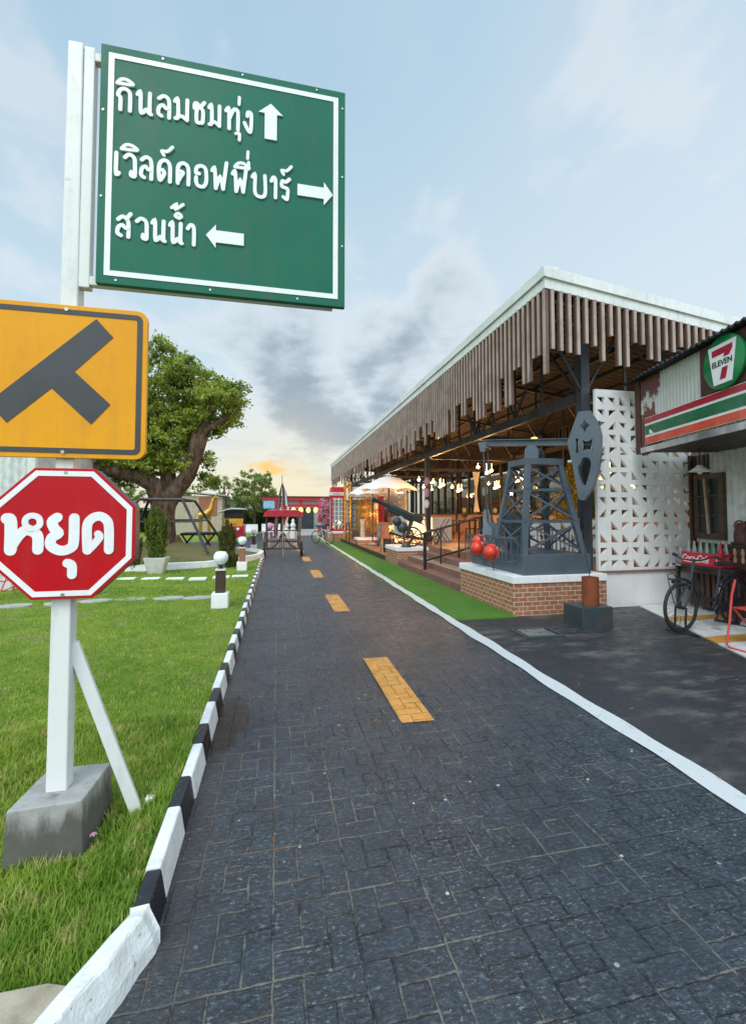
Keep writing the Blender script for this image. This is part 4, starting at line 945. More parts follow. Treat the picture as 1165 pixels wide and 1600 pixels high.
# glazed rear wall with slat band
gw = thing('glazed_wall', 'dark framed glass wall over a brick counter at the back of the pavilion', 'window wall', (10.1, 20, .6))
m_ = MB(); m_.box(9.95, 10.15, 6.9, Y1, .6, 1.56); m_.build('brick_base', 'counter_brick', gw)
m_ = MB(); m_.box(9.90, 10.2, 6.9, Y1, 1.56, 1.62); m_.box(9.96, 10.12, 6.9, Y1, 3.9, 4.08); m_.box(10.0, 10.08, 6.9, Y1, 3.25, 3.29)
y = 6.95; k = 0
while y < Y1: m_.box(9.97, 10.11, y, y + (.16 if k % 4 == 0 else .07), 1.62, 3.9); y += 1.15; k += 1
m_.build('frame', 'dark_wood', gw)
m_ = MB(); m_.box(10.03, 10.045, 7, Y1, 1.62, 3.9); m_.build('panes', 'clear_glass', gw)
m_ = MB(); y = 6.95
while y < Y1: m_.box(10.02, 10.06, y, y + .09, 4.0 + random.choice((.08, .08, .25)), zr(10) - .14); y += .2
m_.build('slat_band', 'dark_wood', gw)
el = thing('end_lattice', 'dark timber lattice closing the far end of the pavilion', 'lattice', (7.5, 34.5, .6))
m_ = MB()
for k in range(30): m_.box(5.5 + k * .15, 5.56 + k * .15, 34.5, 34.55, .6, 4.6)
for k in range(8): m_.box(5.5, 10, 34.56, 34.6, .9 + k * .5, .96 + k * .5)
m_.build('bars', 'dark_wood', el)
# what one sees through the glass: greenery, and a wall raised to shut out sky light
m_ = MB(); m_.box(14.6, 14.9, -4, 42, 0, 4.25); tag(m_.build('garden_wall', 'garden_tan', loc=(15, 20, 0)), 'tan garden wall behind the pavilion windows, raised to shut out sky light', 'wall', kind='thing')
gp = thing('planting_row', 'leafy planting seen through the pavilion windows', 'shrubs', (14.4, 18, 0))
P_ = np.stack([13.2 + .6 * rng.random(9000), 6 + 30 * rng.random(9000), np.zeros(9000)], 1); P_[:, 2] = (1.3 + .9 * np.sin(P_[:, 1] * 1.7) * np.sin(P_[:, 1] * .61 + 1)) * (.35 + rng.random(9000)); leaves('foliage', P_, .28, 'leaf_far', gp, .5)
for y in (9.3, 12.75, 16.2, 20.8):
    m_ = MB(); vs = []; K = 9; n_ = 14
    for i in range(K + 1):
        z = 3.85 - 2.15 * i / K; hw = .42 * abs(1 - 1.75 * i / K) ** 1.2 + .07
        for j in range(n_ + 1): q = j / n_ * 2 - 1; vs.append((9.90 + .025 * math.sin(j * 2.4), y + hw * q, z))
    m_.add(vs, [(i * (n_ + 1) + j, i * (n_ + 1) + j + 1, (i + 1) * (n_ + 1) + j + 1, (i + 1) * (n_ + 1) + j) for i in range(K) for j in range(n_)]); m_.build('curtain', 'cloth_white', gw, True)

# pierced white screen
sc = thing('pierced_screen', 'tall white screen wall pierced with triangular holes beside the shop', 'screen wall', (6.4, 6.66, .618))
def screen(x0, x1, z0, z1, nc, nr, yf, th, parent, mats, top=0, frac=.27, name='panel', axis='x', skip=.05):
    P = lambda a, b, d: (a, yf + d, b) if axis == 'x' else (yf + d, a, b)
    m_ = MB(); cw, ch = (x1 - x0) / nc, (z1 - z0) / nr; f = frac
    for i in range(nc):
        for j in range(nr):
            a, b = x0 + i * cw, z0 + j * ch; q = lambda u, v: (a + u * cw, b + v * ch)
            if random.random() < skip: loops = [[(0, 0), (1, 0), (1, 1), (0, 1)]]; hole = None
            else:
                t = random.choice((0, 0, 1, 2, 2, 3))
                fl = lambda p: [(p[0], p[1]), (1 - p[0], p[1]), (1 - p[0], 1 - p[1]), (p[0], 1 - p[1])][t]
                A, B, C_ = fl((f, f)), fl((1 - f * .55, f)), fl((f, 1 - f * .55))
                o0, o1, o2, o3 = fl((0, 0)), fl((1, 0)), fl((1, 1)), fl((0, 1))
                loops = [[o0, o1, B, A], [o3, o0, A, C_], [o1, o2, o3, C_, B]]; hole = [A, B, C_]
            for lp in loops:
                for d in (0, th): m_.add([P(*q(*p), d) for p in lp], [tuple(range(len(lp)))])
            if hole:
                for k in range(3):
                    p, r_ = hole[k], hole[(k + 1) % 3]; m_.add([P(*q(*p), 0), P(*q(*r_), 0), P(*q(*r_), th), P(*q(*p), th)], [(0, 1, 2, 3)])
    if top: 
        g = [(x0, z1), (x1, z1), (x1, z1 + top), (x0, z1 + top)]
        for d in (0, th): m_.add([P(*p, d) for p in g], [(0, 1, 2, 3)])
        zt = z1 + top
    else: zt = z1
    e = [(x0, z0), (x1, z0), (x1, zt), (x0, zt)]
    for k in range(4): p, r_ = e[k], e[(k + 1) % 4]; m_.add([P(*p, 0), P(*r_, 0), P(*r_, th), P(*p, th)], [(0, 1, 2, 3)])
    return m_.build(name, mats, parent)
screen(5.405, 7.39, .62, 3.69, 9, 14, 6.62, .06, sc, 'white_wall', .09, .2)
lw = thing('pierced_low_wall', 'low white pierced wall behind the grey pump model', 'low wall', (6.4, 9.0, .6))
screen(5.5, 7.4, .60, 1.46, 7, 3, 9.0, .12, lw, 'white_wall', 0, .2)
lw = thing('pierced_low_wall', 'long low white pierced wall behind the cannon, lit by warm bulbs', 'low wall', (5.7, 18, .6))
screen(15.6, 22.5, .60, 1.47, 23, 3, 5.62, .12, lw, 'white_wall', 0, .3, axis='y')
m_ = MB(); m_.box(5.62, 6.35, 15.46, 15.6, .6, 1.47); m_.build('end_panel', 'white_wall', lw)
cs_ = thing('cream_screen', 'cream pierced block screen standing behind the white umbrellas', 'screen wall', (5.8, 23, .6))
screen(20.0, 26.0, 1.47, 2.6, 20, 4, 5.9, .1, cs_, 'cream_block', 0, .25, axis='y')
m_ = MB(); m_.box(5.9, 6.0, 20, 26, .6, 1.47); m_.build('base', 'cream_block', cs_)
xt = thing('tinsel_tree', 'golden tinsel cone tree behind the pump model', 'tinsel tree', (7.25, 9.8, .6))
P_ = []
for k in range(2600):
    h = rng.random() ** 1.25; r = .45 * (1 - h) + .05; a = rng.random() * 6.283; rr = r * (.7 + .4 * rng.random()); P_.append((7.25 + rr * math.cos(a), 9.8 + rr * math.sin(a), 1.0 + h * 1.85))
leaves('tinsel', P_, .13, 'tinsel_gold', xt, .22)
m_ = MB(); m_.lathe((7.25, 9.8, .6), [(.2, 0), (.24, .42), (.05, .42), (.03, 2.2)], 16); m_.build('pot', 'terracotta', xt)

# interior furniture
def table(x, y, label):
    t = thing('dining_table', label, 'table', (x, y, .6), 'dining tables in the pavilion')
    m_ = MB(); m_.box(x - .4, x + .4, y - .35, y + .35, 1.32, 1.36); m_.build('tabletop', 'dark_wood', t)
    for a in (-.34, .34):
        for b in (-.29, .29): m_ = MB(); m_.box(x + a - .02, x + a + .02, y + b - .02, y + b + .02, .6, 1.32); m_.build('leg', 'black_iron', t)
    v = thing('vase_plant', label.replace('dining table', 'leafy plant in a small vase on the dining table'), 'plant', (x, y, 1.36))
    m_ = MB(); m_.lathe((x, y, 1.36), [(.05, 0), (.06, .08), (.04, .12)], 12); m_.build('vase', 'terracotta', v, True)
    leaves('foliage', blob_points([(x, y, 1.56)], [.13], 160), .07, 'leaf_bush', v)
def chair(x, y, rz, label):
    t = thing('bentwood_chair', label, 'chair', (0, 0, 0), 'dark chairs at the dining tables')
    m_ = MB(); m_.box(-.2, .2, -.2, .2, .43, .46); m_.build('seat', 'dark_wood', t)
    m_ = MB(); m_.tube([(-.18, .19, .45), (-.18, .22, .75), (-.12, .24, .88), (.12, .24, .88), (.18, .22, .75), (.18, .19, .45)], .016, 6); m_.bar((0, .2, .46), (0, .24, .87), .03); m_.build('backrest', 'dark_wood', t)
    for a in (-.17, .17):
        for b in (-.17, .17): m_ = MB(); m_.box(a - .016, a + .016, b - .016, b + .016, 0, .43); m_.build('leg', 'dark_wood', t)
    t.location = (x, y, .6); t.rotation_euler = (0, 0, rz); return t
T_ = [(6.55, 11.0, 'dark dining table nearest the handrail'), (7.7, 13.2, 'dark dining table midway to the glass wall'), (8.9, 11.2, 'dark dining table close to the glass wall'), (7.2, 16.2, 'dark dining table farthest back, beyond the handrail')]
for x, y, l in T_: table(x, y, l)
ch0 = chair(6.55, 10.35, math.pi, 'dark chair on the near side of the table by the handrail')
for (x, y, rz_, l) in [(6.55, 11.65, 0, 'dark chair on the far side of the table by the handrail'), (5.85, 11.0, 1.57, 'dark chair at the road side of the table by the handrail'), (7.7, 12.5, math.pi, 'dark chair in front of the middle table'), (7.0, 13.2, 1.57, 'dark chair left of the middle table'), (8.9, 10.5, math.pi, 'dark chair in front of the table close to the glass'), (8.2, 11.2, 1.57, 'dark chair left of the table close to the glass'), (7.2, 15.5, math.pi, 'dark chair in front of the farthest table')]:
    copy_tree(ch0, (x, y, .6), rz_, l)
def plight(x, y, z, wt, c=(1, .52, .19), r=.08):
    wt *= 1.6
    l = bpy.data.lights.new('bulb_light', 'POINT'); l.energy = wt; l.color = c; l.shadow_soft_size = r
    o = bpy.data.objects.new('bulb_light', l); o.location = (x, y, z); COL.objects.link(o)
def cluster(x, y, z, n, label, wt):
    t = thing('pendant_cluster', label, 'pendant lamp', (x, y, z), 'warm bulb clusters hanging in the pavilion')
    m_ = MB(); m_.bar((x, y, z + .25), (x, y, 3.62), .015); m_.box(x - .25, x + .25, y - .02, y + .02, z + .22, z + .25); m_.build('cord', 'black_iron', t)
    for k in range(n):
        a = 2.4 * k; bx_, by_, bz_ = x + .22 * math.cos(a), y + .22 * math.sin(a), z + .12 * math.sin(k * 1.9)
        m_ = MB(); m_.ball((bx_, by_, bz_), .050, 10, 6); m_.bar((bx_, by_, bz_ + .04), (bx_, by_, z + .24), .008); m_.mi = 0; m_.build('bulb', 'bulb', t, True)
    plight(x, y, z, wt)
cluster(5.45, 15.9, 2.78, 5, 'cluster of warm bulbs nearest the column behind the umbrella', 50)
cluster(6.2, 16.4, 2.75, 5, 'cluster of warm bulbs just right of the column', 50)
cluster(8.3, 14.3, 2.85, 6, 'cluster of warm bulbs seen behind the pump rods', 24)
cluster(7.2, 20.5, 2.8, 5, 'cluster of warm bulbs deep in the pavilion', 80)
cluster(8.6, 10.3, 2.8, 5, 'cluster of warm bulbs behind the pierced white screen', 20)
cluster(6.3, 12.6, 2.95, 4, 'cluster of warm bulbs over the table by the handrail', 16)
cluster(9.2, 17.6, 2.8, 6, 'cluster of warm bulbs close to the glass wall', 40)
cluster(7.9, 18.6, 2.7, 6, 'cluster of warm bulbs between the middle and the glass wall', 50)
cluster(6.6, 23.6, 2.8, 6, 'cluster of warm bulbs behind the cream pierced screen', 60)
cluster(7.4, 27.5, 2.8, 5, 'cluster of warm bulbs at the far end of the pavilion', 90)
# string of bulbs on the lower deck
sl = thing('string_lights', 'string of glowing warm bulbs strewn before the white low wall by the cannon', 'string lights', (4.8, 16.5, .3))
pts = []
for k in range(22): pts.append((4.45 + .95 * ((k * .382) % 1), 15.2 + 3.4 * k / 22, .72 + .28 * math.sin(k * 2.1) + .15))
m_ = MB(); m_.tube(pts, .007, 5); m_.build('cable', 'black_iron', sl)
for p in pts: m_ = MB(); m_.ball((p[0], p[1], p[2] - .05), .050, 10, 6); m_.build('bulb', 'bulb', sl, True)
plight(4.9, 15.6, .9, 22); plight(4.9, 17.2, .9, 32); plight(5.0, 19.5, 1.0, 18); plight(4.4, 23.5, 1.6, 20)
for x, y, l in ((5.15, 14.75, 'string of oval dangling discs beside the dark column'), (4.35, 19.4, 'string of oval dangling discs under the white umbrellas')):
    t = thing('hanging_mobile', l, 'mobile', (x, y, 3.5)); m_ = MB(); m_.bar((x, y, 3.58), (x, y, 1.15), .008); m_.build('wire', 'black_iron', t)
    for z in (2.75, 2.35, 1.95): m_ = MB(); m_.lathe((x, y, z), [(.001, -.16), (.06, -.12), (.09, 0), (.06, .12), (.001, .16)], 12, (0, 0, 1)); m_.build('disc', 'pink' if z > 2 else 'cloth_white', t, True)

# ------------------------------------------------------------------ shop front on the right
sh = thing('corner_shop', 'rusty corrugated shop front with a convenience store sign over the tiled floor', 'shop', (6.3, 5.3, 0))
E_ = Vector((-.237, -.9715, 0)).normalized(); NF = Vector((-E_.y, E_.x, 0)) * -1          # NF points out to the road
if NF.x > 0: NF = -NF
FO = Vector((6.045, 6.30, 0))
def corr(parent, o, e, nrm, L, z0, z1, pitch, amp, name, mats, ztop=None):
    n = int(L / pitch * 6); vs = []
    for i in range(n + 1):
        s_ = L * i / n; d = amp * math.sin(2 * math.pi * s_ / pitch); p = o + e * s_ + nrm * d
        vs += [(p.x, p.y, z0), (p.x, p.y, z1)]
    m_ = MB(); m_.add(vs, [(2 * i, 2 * i + 2, 2 * i + 3, 2 * i + 1) for i in range(n)]); return m_.build(name, mats, parent, smooth=True)
fs_ = corr(sh, FO, E_, NF, 4.5, 2.64, 3.86, .076, .019, 'fascia_sheet', 'rusty_sheet')
m_ = MB(); c = FO + E_ * 2.25 - NF * .10; 
m_.obox((c.x, c.y, 3.24), (E_, NF, UZ), (2.25, .075, .60)); m_.build('fascia_core', 'dark_wood', sh)
m_ = MB(); c = FO - E_ * .07 - NF * .05; m_.obox((c.x, c.y, 3.25), (E_, NF, UZ), (.065, .09, .63)); m_.build('end_trim', 'brown_sheet', sh, bevel=.01)
m_ = MB(); c = FO + E_ * 2.2 + NF * .022; m_.obox((c.x, c.y, 2.67), (E_, NF, UZ), (2.3, .012, .045)); m_.build('bottom_flashing', 'silver', sh)
# dark patch behind the round sign
m_ = MB(); c = FO + E_ * 2.75 + NF * .026; m_.obox((c.x, c.y, 3.53), (E_, NF, UZ), (1.30, .012, .325)); m_.build('sign_backing', 'brown_sheet', sh)
# corrugated canopy roof edge
n = 130; vs = []
for i in range(n + 1):
    s_ = -.25 + 4.9 * i / n; dz_ = .018 * math.sin(2 * math.pi * s_ / .11)
    for w_ in (.16, -1.5):
        p = FO + E_ * s_ + NF * w_; vs += [(p.x, p.y, 3.90 + dz_ + (0 if w_ > 0 else .10)), (p.x, p.y, 3.872 + dz_ + (0 if w_ > 0 else .10))]
fs = []
for i in range(n): a = 4 * i; b = a + 4; fs += [(a, b, b + 2, a + 2), (a + 1, a + 3, b + 3, b + 1), (a, a + 1, b + 1, b)]
m_ = MB(); m_.add(vs, fs); m_.build('canopy_roof', 'truss_steel', sh)
m_ = MB(); c = FO + E_ * 2.2 - NF * .85; m_.obox((c.x, c.y, 2.665), (E_, NF, UZ), (2.25, .68, .02)); m_.build('soffit', 'dark_wood', sh)
# striped band sign
def strip(z0, z1, mats, name, s0=.17, s1=4.4, d=.045, par=None):
    m_ = MB(); c = FO + E_ * (s0 + s1) / 2 + NF * d; m_.obox((c.x, c.y, (z0 + z1) / 2), (E_, NF, UZ), ((s1 - s0) / 2, .006, (z1 - z0) / 2)); return m_.build(name, mats, par or sh)
band = strip(2.745, 3.185, 'sign_white', 'striped_sign', .16, 4.4, .040)
strip(3.09, 3.178, 'stripe_red', 'red_stripe', .17, 4.4, .044, band); strip(2.90, 3.055, 'stripe_green', 'green_stripe', .17, 4.4, .044, band); strip(2.752, 2.865, 'stripe_orange', 'orange_stripe', .17, 4.4, .044, band)
m_ = MB(); o = FO + NF * .051; m_.prism([(.29, 2.905), (.29, 2.985), (.40, 2.905)], o, E_, UZ, -.0015, .0015); m_.build('corner_mark', 'sign_white', band)
# round sign with the numeral
RC = FO + E_ * 1.92 + NF * .085 + Vector((0, 0, 3.53))
rs = MB(); rs.lathe(RC - NF * .03, [(.345, 0), (.345, .03), (.335, .036)], 48, tuple(NF)); rsg = rs.build('round_sign', 'logo_green', sh, True)
RO = RC + NF * .008
m_ = MB(); m_.prism([(-.235, .235), (.235, .235), (.15, -.275), (-.15, -.275)][::-1], RO, E_, UZ, .0, .004); m_.build('logo_shield', 'sign_white', rsg)
m_ = MB(); m_.prism([(-.165, .185), (.175, .185), (.175, .125), (.115, .055), (.02, .055), (.05, .10), (-.165, .10)][::-1], RO, E_, UZ, .004, .007)
m_.prism([(.0, -.075), (.095, -.075), (.055, -.22), (-.045, -.22)][::-1], RO, E_, UZ, .004, .007); m_.build('logo_numeral', 'logo_red', rsg)
text_mesh('logo_text', 'ELEVEN', .10, RO + NF * .007 + Vector((0, 0, -.01)), E_, UZ, 'sign_black', rsg, .004, sx=1.0)
# back wall, window and lamp
BO = Vector((7.42, 6.62, 0))
corr(sh, BO, E_, NF, 4.2, 1.1, 2.70, .13, .02, 'wall_sheet', 'pale_wall')
corr(sh, BO, E_, NF, 4.2, 0, 1.1, .076, .012, 'lower_wall_sheet', 'brown_sheet')
m_ = MB(); c = BO + E_ * .02 + NF * .05; m_.obox((c.x, c.y, 1.33), (E_, NF, UZ), (.05, .045, 1.33)); m_.build('corner_post', 'brown_sheet', sh, bevel=.01)
wn = MB(); c = BO + E_ * .46 + NF * .05
for s_, hw in ((-.29, .05), (.29, .05)): q = c + E_ * s_; wn.obox((q.x, q.y, 1.73), (E_, NF, UZ), (hw, .03, .56))
for z, hh in ((2.24, .05), (1.22, .05), (1.91, .014), (1.57, .014)): wn.obox((c.x, c.y, z), (E_, NF, UZ), (.24, .024, hh))
wf = wn.build('window', 'window_wood', sh, bevel=.004)
m_ = MB(); m_.obox((c.x, c.y, 1.73), (E_, NF, UZ), (.25, .006, .48)); m_.build('pane', 'glass_dark', wf)
m_ = MB(); q = c + NF * .05; m_.bar((q.x - .01, q.y + .02, 2.2), (q.x, q.y - .03, 1.26), .035); m_.build('prop_stick', 'pale_wood', wf)
for k in range(4): m_ = MB(); q = BO + E_ * (.12 + .10 * k) + NF * .035; m_.obox((q.x, q.y, 2.42), (E_, NF, UZ), (.022, .012, .22)); m_.build('vent_slat', 'dark_wood', sh)
pl_ = thing('pendant_lamp', 'white enamel pendant lamp under the shop canopy', 'pendant lamp', (6.55, 5.72, 2.3))
m_ = MB(); m_.bar((6.55, 5.72, 2.64), (6.55, 5.72, 2.36), .01); m_.build('cord', 'black_iron', pl_)
m_ = MB(); m_.lathe((6.55, 5.72, 2.27), [(.15, 0), (.145, .012), (.06, .07), (.04, .10), (.02, .105)], 24, cap=False); m_.ball((6.55, 5.72, 2.265), .035); m_.build('shade', 'sign_white', pl_, True)
# bench table with drinks crate
tb = thing('black_table', 'black topped table with slatted brown front in front of the shop', 'table', (6.95, 5.9, 0))
m_ = MB(); m_.box(6.66, 7.33, 5.30, 6.38, .725, .755); m_.build('tabletop', 'black_iron', tb, bevel=.004)
m_ = MB(); m_.box(6.72, 6.75, 5.34, 6.34, .64, .725); m_.build('apron', 'dark_wood', tb)
text_mesh('edge_text', 'STYLE', .035, (6.655, 6.25, .74), (0, -1, 0), UZ, 'sign_white', tb, .002)
for a in (5.36, 6.30):
    for b in (6.70, 7.28): m_ = MB(); m_.box(b - .025, b + .025, a - .025, a + .025, 0, .725); m_.build('leg', 'black_iron', tb)
m_ = MB()
for k in range(9): m_.box(6.90, 6.92, 5.42 + k * .1, 5.47 + k * .1, .05, .72)
m_.build('front_slats', 'brown_sheet', tb)
cr = thing('drinks_crate', 'red plastic drinks crate with white script, on the black table', 'crate', (6.96, 5.95, .757))
x0, x1, y0, y1, z0, z1 = 6.74, 7.12, 5.58, 6.26, .757, .965
m_ = MB(); m_.box(x0 + .01, x1 - .01, y0 + .01, y1 - .01, z0, z0 + .02)
m_.box(x0, x0 + .02, y0, y1, z0, z1); m_.box(x1 - .02, x1, y0, y1, z0, z1)
for yy in (y0, y1 - .02): m_.box(x0 + .02, x1 - .02, yy, yy + .02, z0, z0 + .11); m_.box(x0 + .02, x1 - .02, yy, yy + .02, z1 - .05, z1); m_.box(x0 + .02, x0 + .10, yy, yy + .02, z0 + .11, z1 - .05); m_.box(x1 - .10, x1 - .02, yy, yy + .02, z0 + .11, z1 - .05)
m_.box(x0 - .008, x0, y0 - .005, y1 + .005, z1 - .025, z1 + .003); m_.box(x0 - .008, x0, y0 - .005, y1 + .005, z0, z0 + .02); body = m_.build('body', 'red_plastic', cr, bevel=.004)
text_mesh('script', 'Coca-Cola', .13, (x0 - .002, 6.02, .872), (0, -1, 0), UZ, 'sign_white', body, .003, .35, sx=.85)
m_ = MB(); m_.ribbon([(-.3, -.055), (-.12, -.07), (.02, -.05), (.14, -.06)], .014, (x0, 5.93, .872), (0, -1, 0), UZ, .0005, .002); m_.ribbon([(.14, .075), (.27, .07), (.28, -.06)], .012, (x0, 5.93, .872), (0, -1, 0), UZ, .0005, .002); m_.build('wave', 'sign_white', body)
for i in range(3):
    for j in range(6):
        x, y = x0 + .075 + i * .115, y0 + .065 + j * .11; g = (i * 6 + j * 5) % 7 in (0, 2, 5)
        if (i, j) == (0, 0): nm, mt_, lb = 'bottle', 'red_plastic', 'red labelled bottle at the near corner of the red crate'
        elif g: nm, mt_, lb = 'bottle', 'bottle_green', 'green glass bottle standing in the red crate'
        else: nm, mt_, lb = 'bottle', 'bottle_clear', 'clear glass bottle standing in the red crate'
        m_ = MB(); m_.lathe((x, y, z0 + .022), [(.033, 0), (.034, .19), (.029, .235), (.015, .30), (.0135, .345), (.0165, .347), (.0165, .362)], 12)
        b_ = m_.build('bottle', mt_, smooth=True, loc=(x, y, z0 + .022)); tag(b_, lb, 'bottle', 'glass bottles in the red crate' if (i, j) != (0, 0) else None, 'thing')
# antique cabinet with a sewing machine
cb_ = thing('antique_cabinet', 'dark brown carved cabinet against the shop wall behind the crate', 'cabinet', (7.16, 5.35, 0))
m_ = MB(); m_.box(6.98, 7.30, 4.7, 5.62, 0, 1.08); m_.build('body', 'brown_cabinet', cb_, bevel=.01)
m_ = MB(); m_.box(6.95, 7.32, 4.68, 5.66, 1.08, 1.12); m_.build('top', 'dark_wood', cb_, bevel=.006)
for k in range(7): m_ = MB(); m_.lathe((6.965, 5.54 - k * .12, .84), [(.018, 0), (.028, .05), (.014, .10), (.028, .15), (.018, .22)], 10); m_.build('spindle', 'pale_wood', cb_, True)
sm = thing('sewing_machine', 'rusty antique sewing machine head standing on the brown cabinet', 'sewing machine', (7.1, 5.4, 1.12))
m_ = MB(); m_.box(6.98, 7.22, 4.95, 5.62, 1.12, 1.16); m_.build('base', 'dark_wood', sm, bevel=.01)
m_ = MB(); m_.lathe((7.10, 5.52, 1.16), [(.11, 0), (.11, .14), (.085, .25), (.06, .30), (.01, .31)], 16); m_.build('pillar', 'brown_sheet', sm, True)
m_ = MB(); m_.tube([(7.10, 5.52, 1.42), (7.10, 5.38, 1.46), (7.10, 5.10, 1.45)], [.05, .055, .05], 12); m_.build('arm', 'black_iron', sm, True)
m_ = MB(); m_.tube([(7.03, 5.55 + .001, 1.42 + 0)] + [(7.02, 5.50 + .075 * math.cos(k * .5236), 1.42 + .075 * math.sin(k * .5236)) for k in range(13)], .014, 8); m_.build('hand_wheel', 'rust', sm, True)
m_ = MB(); m_.box(7.05, 7.14, 5.18, 5.24, 1.16, 1.70); m_.box(7.03, 7.16, 5.12, 5.30, 1.68, 1.71); m_.box(7.03, 7.16, 5.14, 5.28, 1.16, 1.19); m_.build('needle_head', 'black_iron', sm, bevel=.01)

# ------------------------------------------------------------------ black bicycle
bk = thing('bicycle', 'old black step-through bicycle on display stands beside the drinks crate', 'bicycle', (5.9, 5.06, 0))
FB = Vector((5.32, 4.975, 0)); DB = Vector((.986, .166, 0)).normalized(); NB = Vector((.166, -.986, 0))
B = lambda s_, z, l=0: FB + DB * s_ + NB * l + Vector((0, 0, z))
RW = .335
def wheel(s_, c):
    w_ = MB(); w_.tube([B(s_ + RW * math.cos(a) * .945, RW + .01 + RW * math.sin(a) * .945) for a in [k * math.pi / 20 for k in range(40)]], .021, 8, closed=True); ty = w_.build('tyre', 'tyre', bk, True)
    w_ = MB(); w_.tube([B(s_ + .293 * math.cos(a), RW + .01 + .293 * math.sin(a)) for a in [k * math.pi / 20 for k in range(40)]], .011, 6, closed=True)
    for k in range(28): a = k * 2 * math.pi / 28; w_.bar(B(s_ + .018 * math.cos(a + .9), RW + .01 + .018 * math.sin(a + .9), .03 * (-1) ** k), B(s_ + .292 * math.cos(a), RW + .01 + .292 * math.sin(a)), .0028)
    w_.lathe(B(s_, RW + .01, -.05), [(.022, 0), (.022, .1)], 10, tuple(NB)); w_.build('rim', 'bike_black', ty, True)
    w_ = MB(); w_.tube([B(s_ + .375 * math.cos(a), RW + .01 + .375 * math.sin(a)) for a in c], .024, 8); w_.build('mudguard', 'bike_black', bk, True)
wheel(0, [R(a) for a in range(25, 116, 8)]); wheel(1.14, [R(a) for a in range(-10, 165, 9)])
w_ = MB()
w_.tube([B(.30, .98), B(.215, .70), B(.20, .66)], .019, 8)
for l in (-.05, .05): w_.tube([B(.20, .68, l * .5), B(.155, .60, l), B(.06, .42, l), B(0, .345, l)], .012, 8)
w_.build('fork', 'bike_black', bk, True)
w_ = MB()
w_.tube([B(.225, .73), B(.29, .66), B(.36, .45), B(.46, .30), B(.62, .25), B(.70, .26)], .017, 8); w_.tube([B(.235, .79), B(.34, .70), B(.43, .48), B(.55, .36), B(.74, .42)], .015, 8)
w_.tube([B(.69, .26), B(.80, .62), B(.86, .84)], .016, 8)
for l in (-.06, .06): w_.tube([B(.70, .27, l * .3), B(1.14, .345, l)], .010, 6); w_.tube([B(.79, .60, l * .3), B(1.14, .345, l)], .009, 6)
w_.build('frame', 'bike_black', bk, True)
w_ = MB()
w_.tube([B(.36, 1.00, -.29), B(.30, 1.03, -.27), B(.22, 1.02, -.24), B(.24, .97, -.12), B(.29, .965, 0), B(.24, .97, .12), B(.22, 1.02, .24), B(.30, 1.03, .27), B(.38, 1.00, .29)], .011, 8); hb = w_.build('handlebar', 'bike_black', bk, True)
for l in (-1, 1): w_ = MB(); w_.tube([B(.28, 1.032, .272 * l), B(.38, 1.0, .29 * l)], .019, 8); w_.build('grip', 'tyre', hb, True)
w_ = MB(); w_.prism([(-.14, -.03), (.0, -.035), (.1, -.09), (.15, -.08), (.16, 0), (.15, .08), (.1, .09), (.0, .035), (-.14, .03)], B(.88, .86), DB, NB, -.06, .0); w_.build('saddle', 'tyre', bk, bevel=.02)
w_ = MB(); w_.prism([(.62, .20), (1.16, .29), (1.18, .40), (1.10, .41), (.64, .34), (.58, .27)], B(0, 0, .07), DB, UZ, -.01, .01); w_.build('chain_guard', 'bike_black', bk, bevel=.006)
w_ = MB(); w_.bar(B(.66, .27, -.1), B(.66, .27, .1), .02); w_.bar(B(.66, .27, .1), B(.55, .15, .1), .018); w_.bar(B(.66, .27, -.1), B(.77, .39, -.1), .018)
for s_, z, l in ((.55, .15, .15), (.77, .39, -.15)): c = B(s_, z, l); w_.obox(c, (DB, NB, UZ), (.045, .045, .012))
w_.build('pedals', 'tyre', bk)
w_ = MB(); w_.tube([B(-.02, .35, -.06), B(-.12, .60, -.06), B(-.16, .78, -.06), B(-.04, .80, -.06), B(.02, .72, -.06)], .006, 6); w_.tube([B(-.10, .715, -.08), B(.06, .70, -.08)], .012, 6)
w_.bar(B(.0, .60, -.03), B(.1, .62, .03), .035); w_.build('front_rack', 'black_iron', bk)
for s_ in (0, 1.14):
    w_ = MB(); w_.bar(B(s_ - .04, .015, -.17), B(s_ + .0, .015, .22), .03, .02)
    for l in (-.07, .07): w_.bar(B(s_ - .03, .02, l), B(s_, RW + .01, l), .018)
    w_.build('display_stand', 'black_iron', bk)

# red folding chair, mostly out of view at the right edge
fc = thing('folding_chair', 'red tubular folding chair at the right edge of the tiled floor', 'chair', (5.62, 4.15, 0))
w_ = MB(); w_.box(5.43, 5.84, 3.93, 4.37, .45, .468); w_.build('seat', 'chair_red', fc, bevel=.006)
w_ = MB(); w_.tube([(5.46, 4.35, .80), (5.40, 4.35, .62), (5.33, 4.33, .30), (5.24, 4.30, .05), (5.24, 4.26, .02), (5.26, 4.0, .016), (5.28, 3.94, .04), (5.40, 3.94, .45), (5.48, 3.94, .8)], .013, 8); w_.build('front_leg_loop', 'chair_red', fc, True)
w_ = MB(); w_.tube([(5.44, 4.36, .45), (5.66, 4.34, .2), (5.86, 4.33, .02), (5.90, 4.15, .016), (5.88, 3.96, .02), (5.66, 3.95, .2), (5.44, 3.94, .45)], .013, 8); w_.build('rear_leg_loop', 'chair_red', fc, True)
w_ = MB(); w_.box(5.80, 5.83, 3.95, 4.35, .62, .86); w_.bar((5.82, 3.96, .46), (5.82, 3.96, .86), .02); w_.bar((5.82, 4.34, .46), (5.82, 4.34, .86), .02); w_.build('backrest', 'chair_red', fc, bevel=.006)

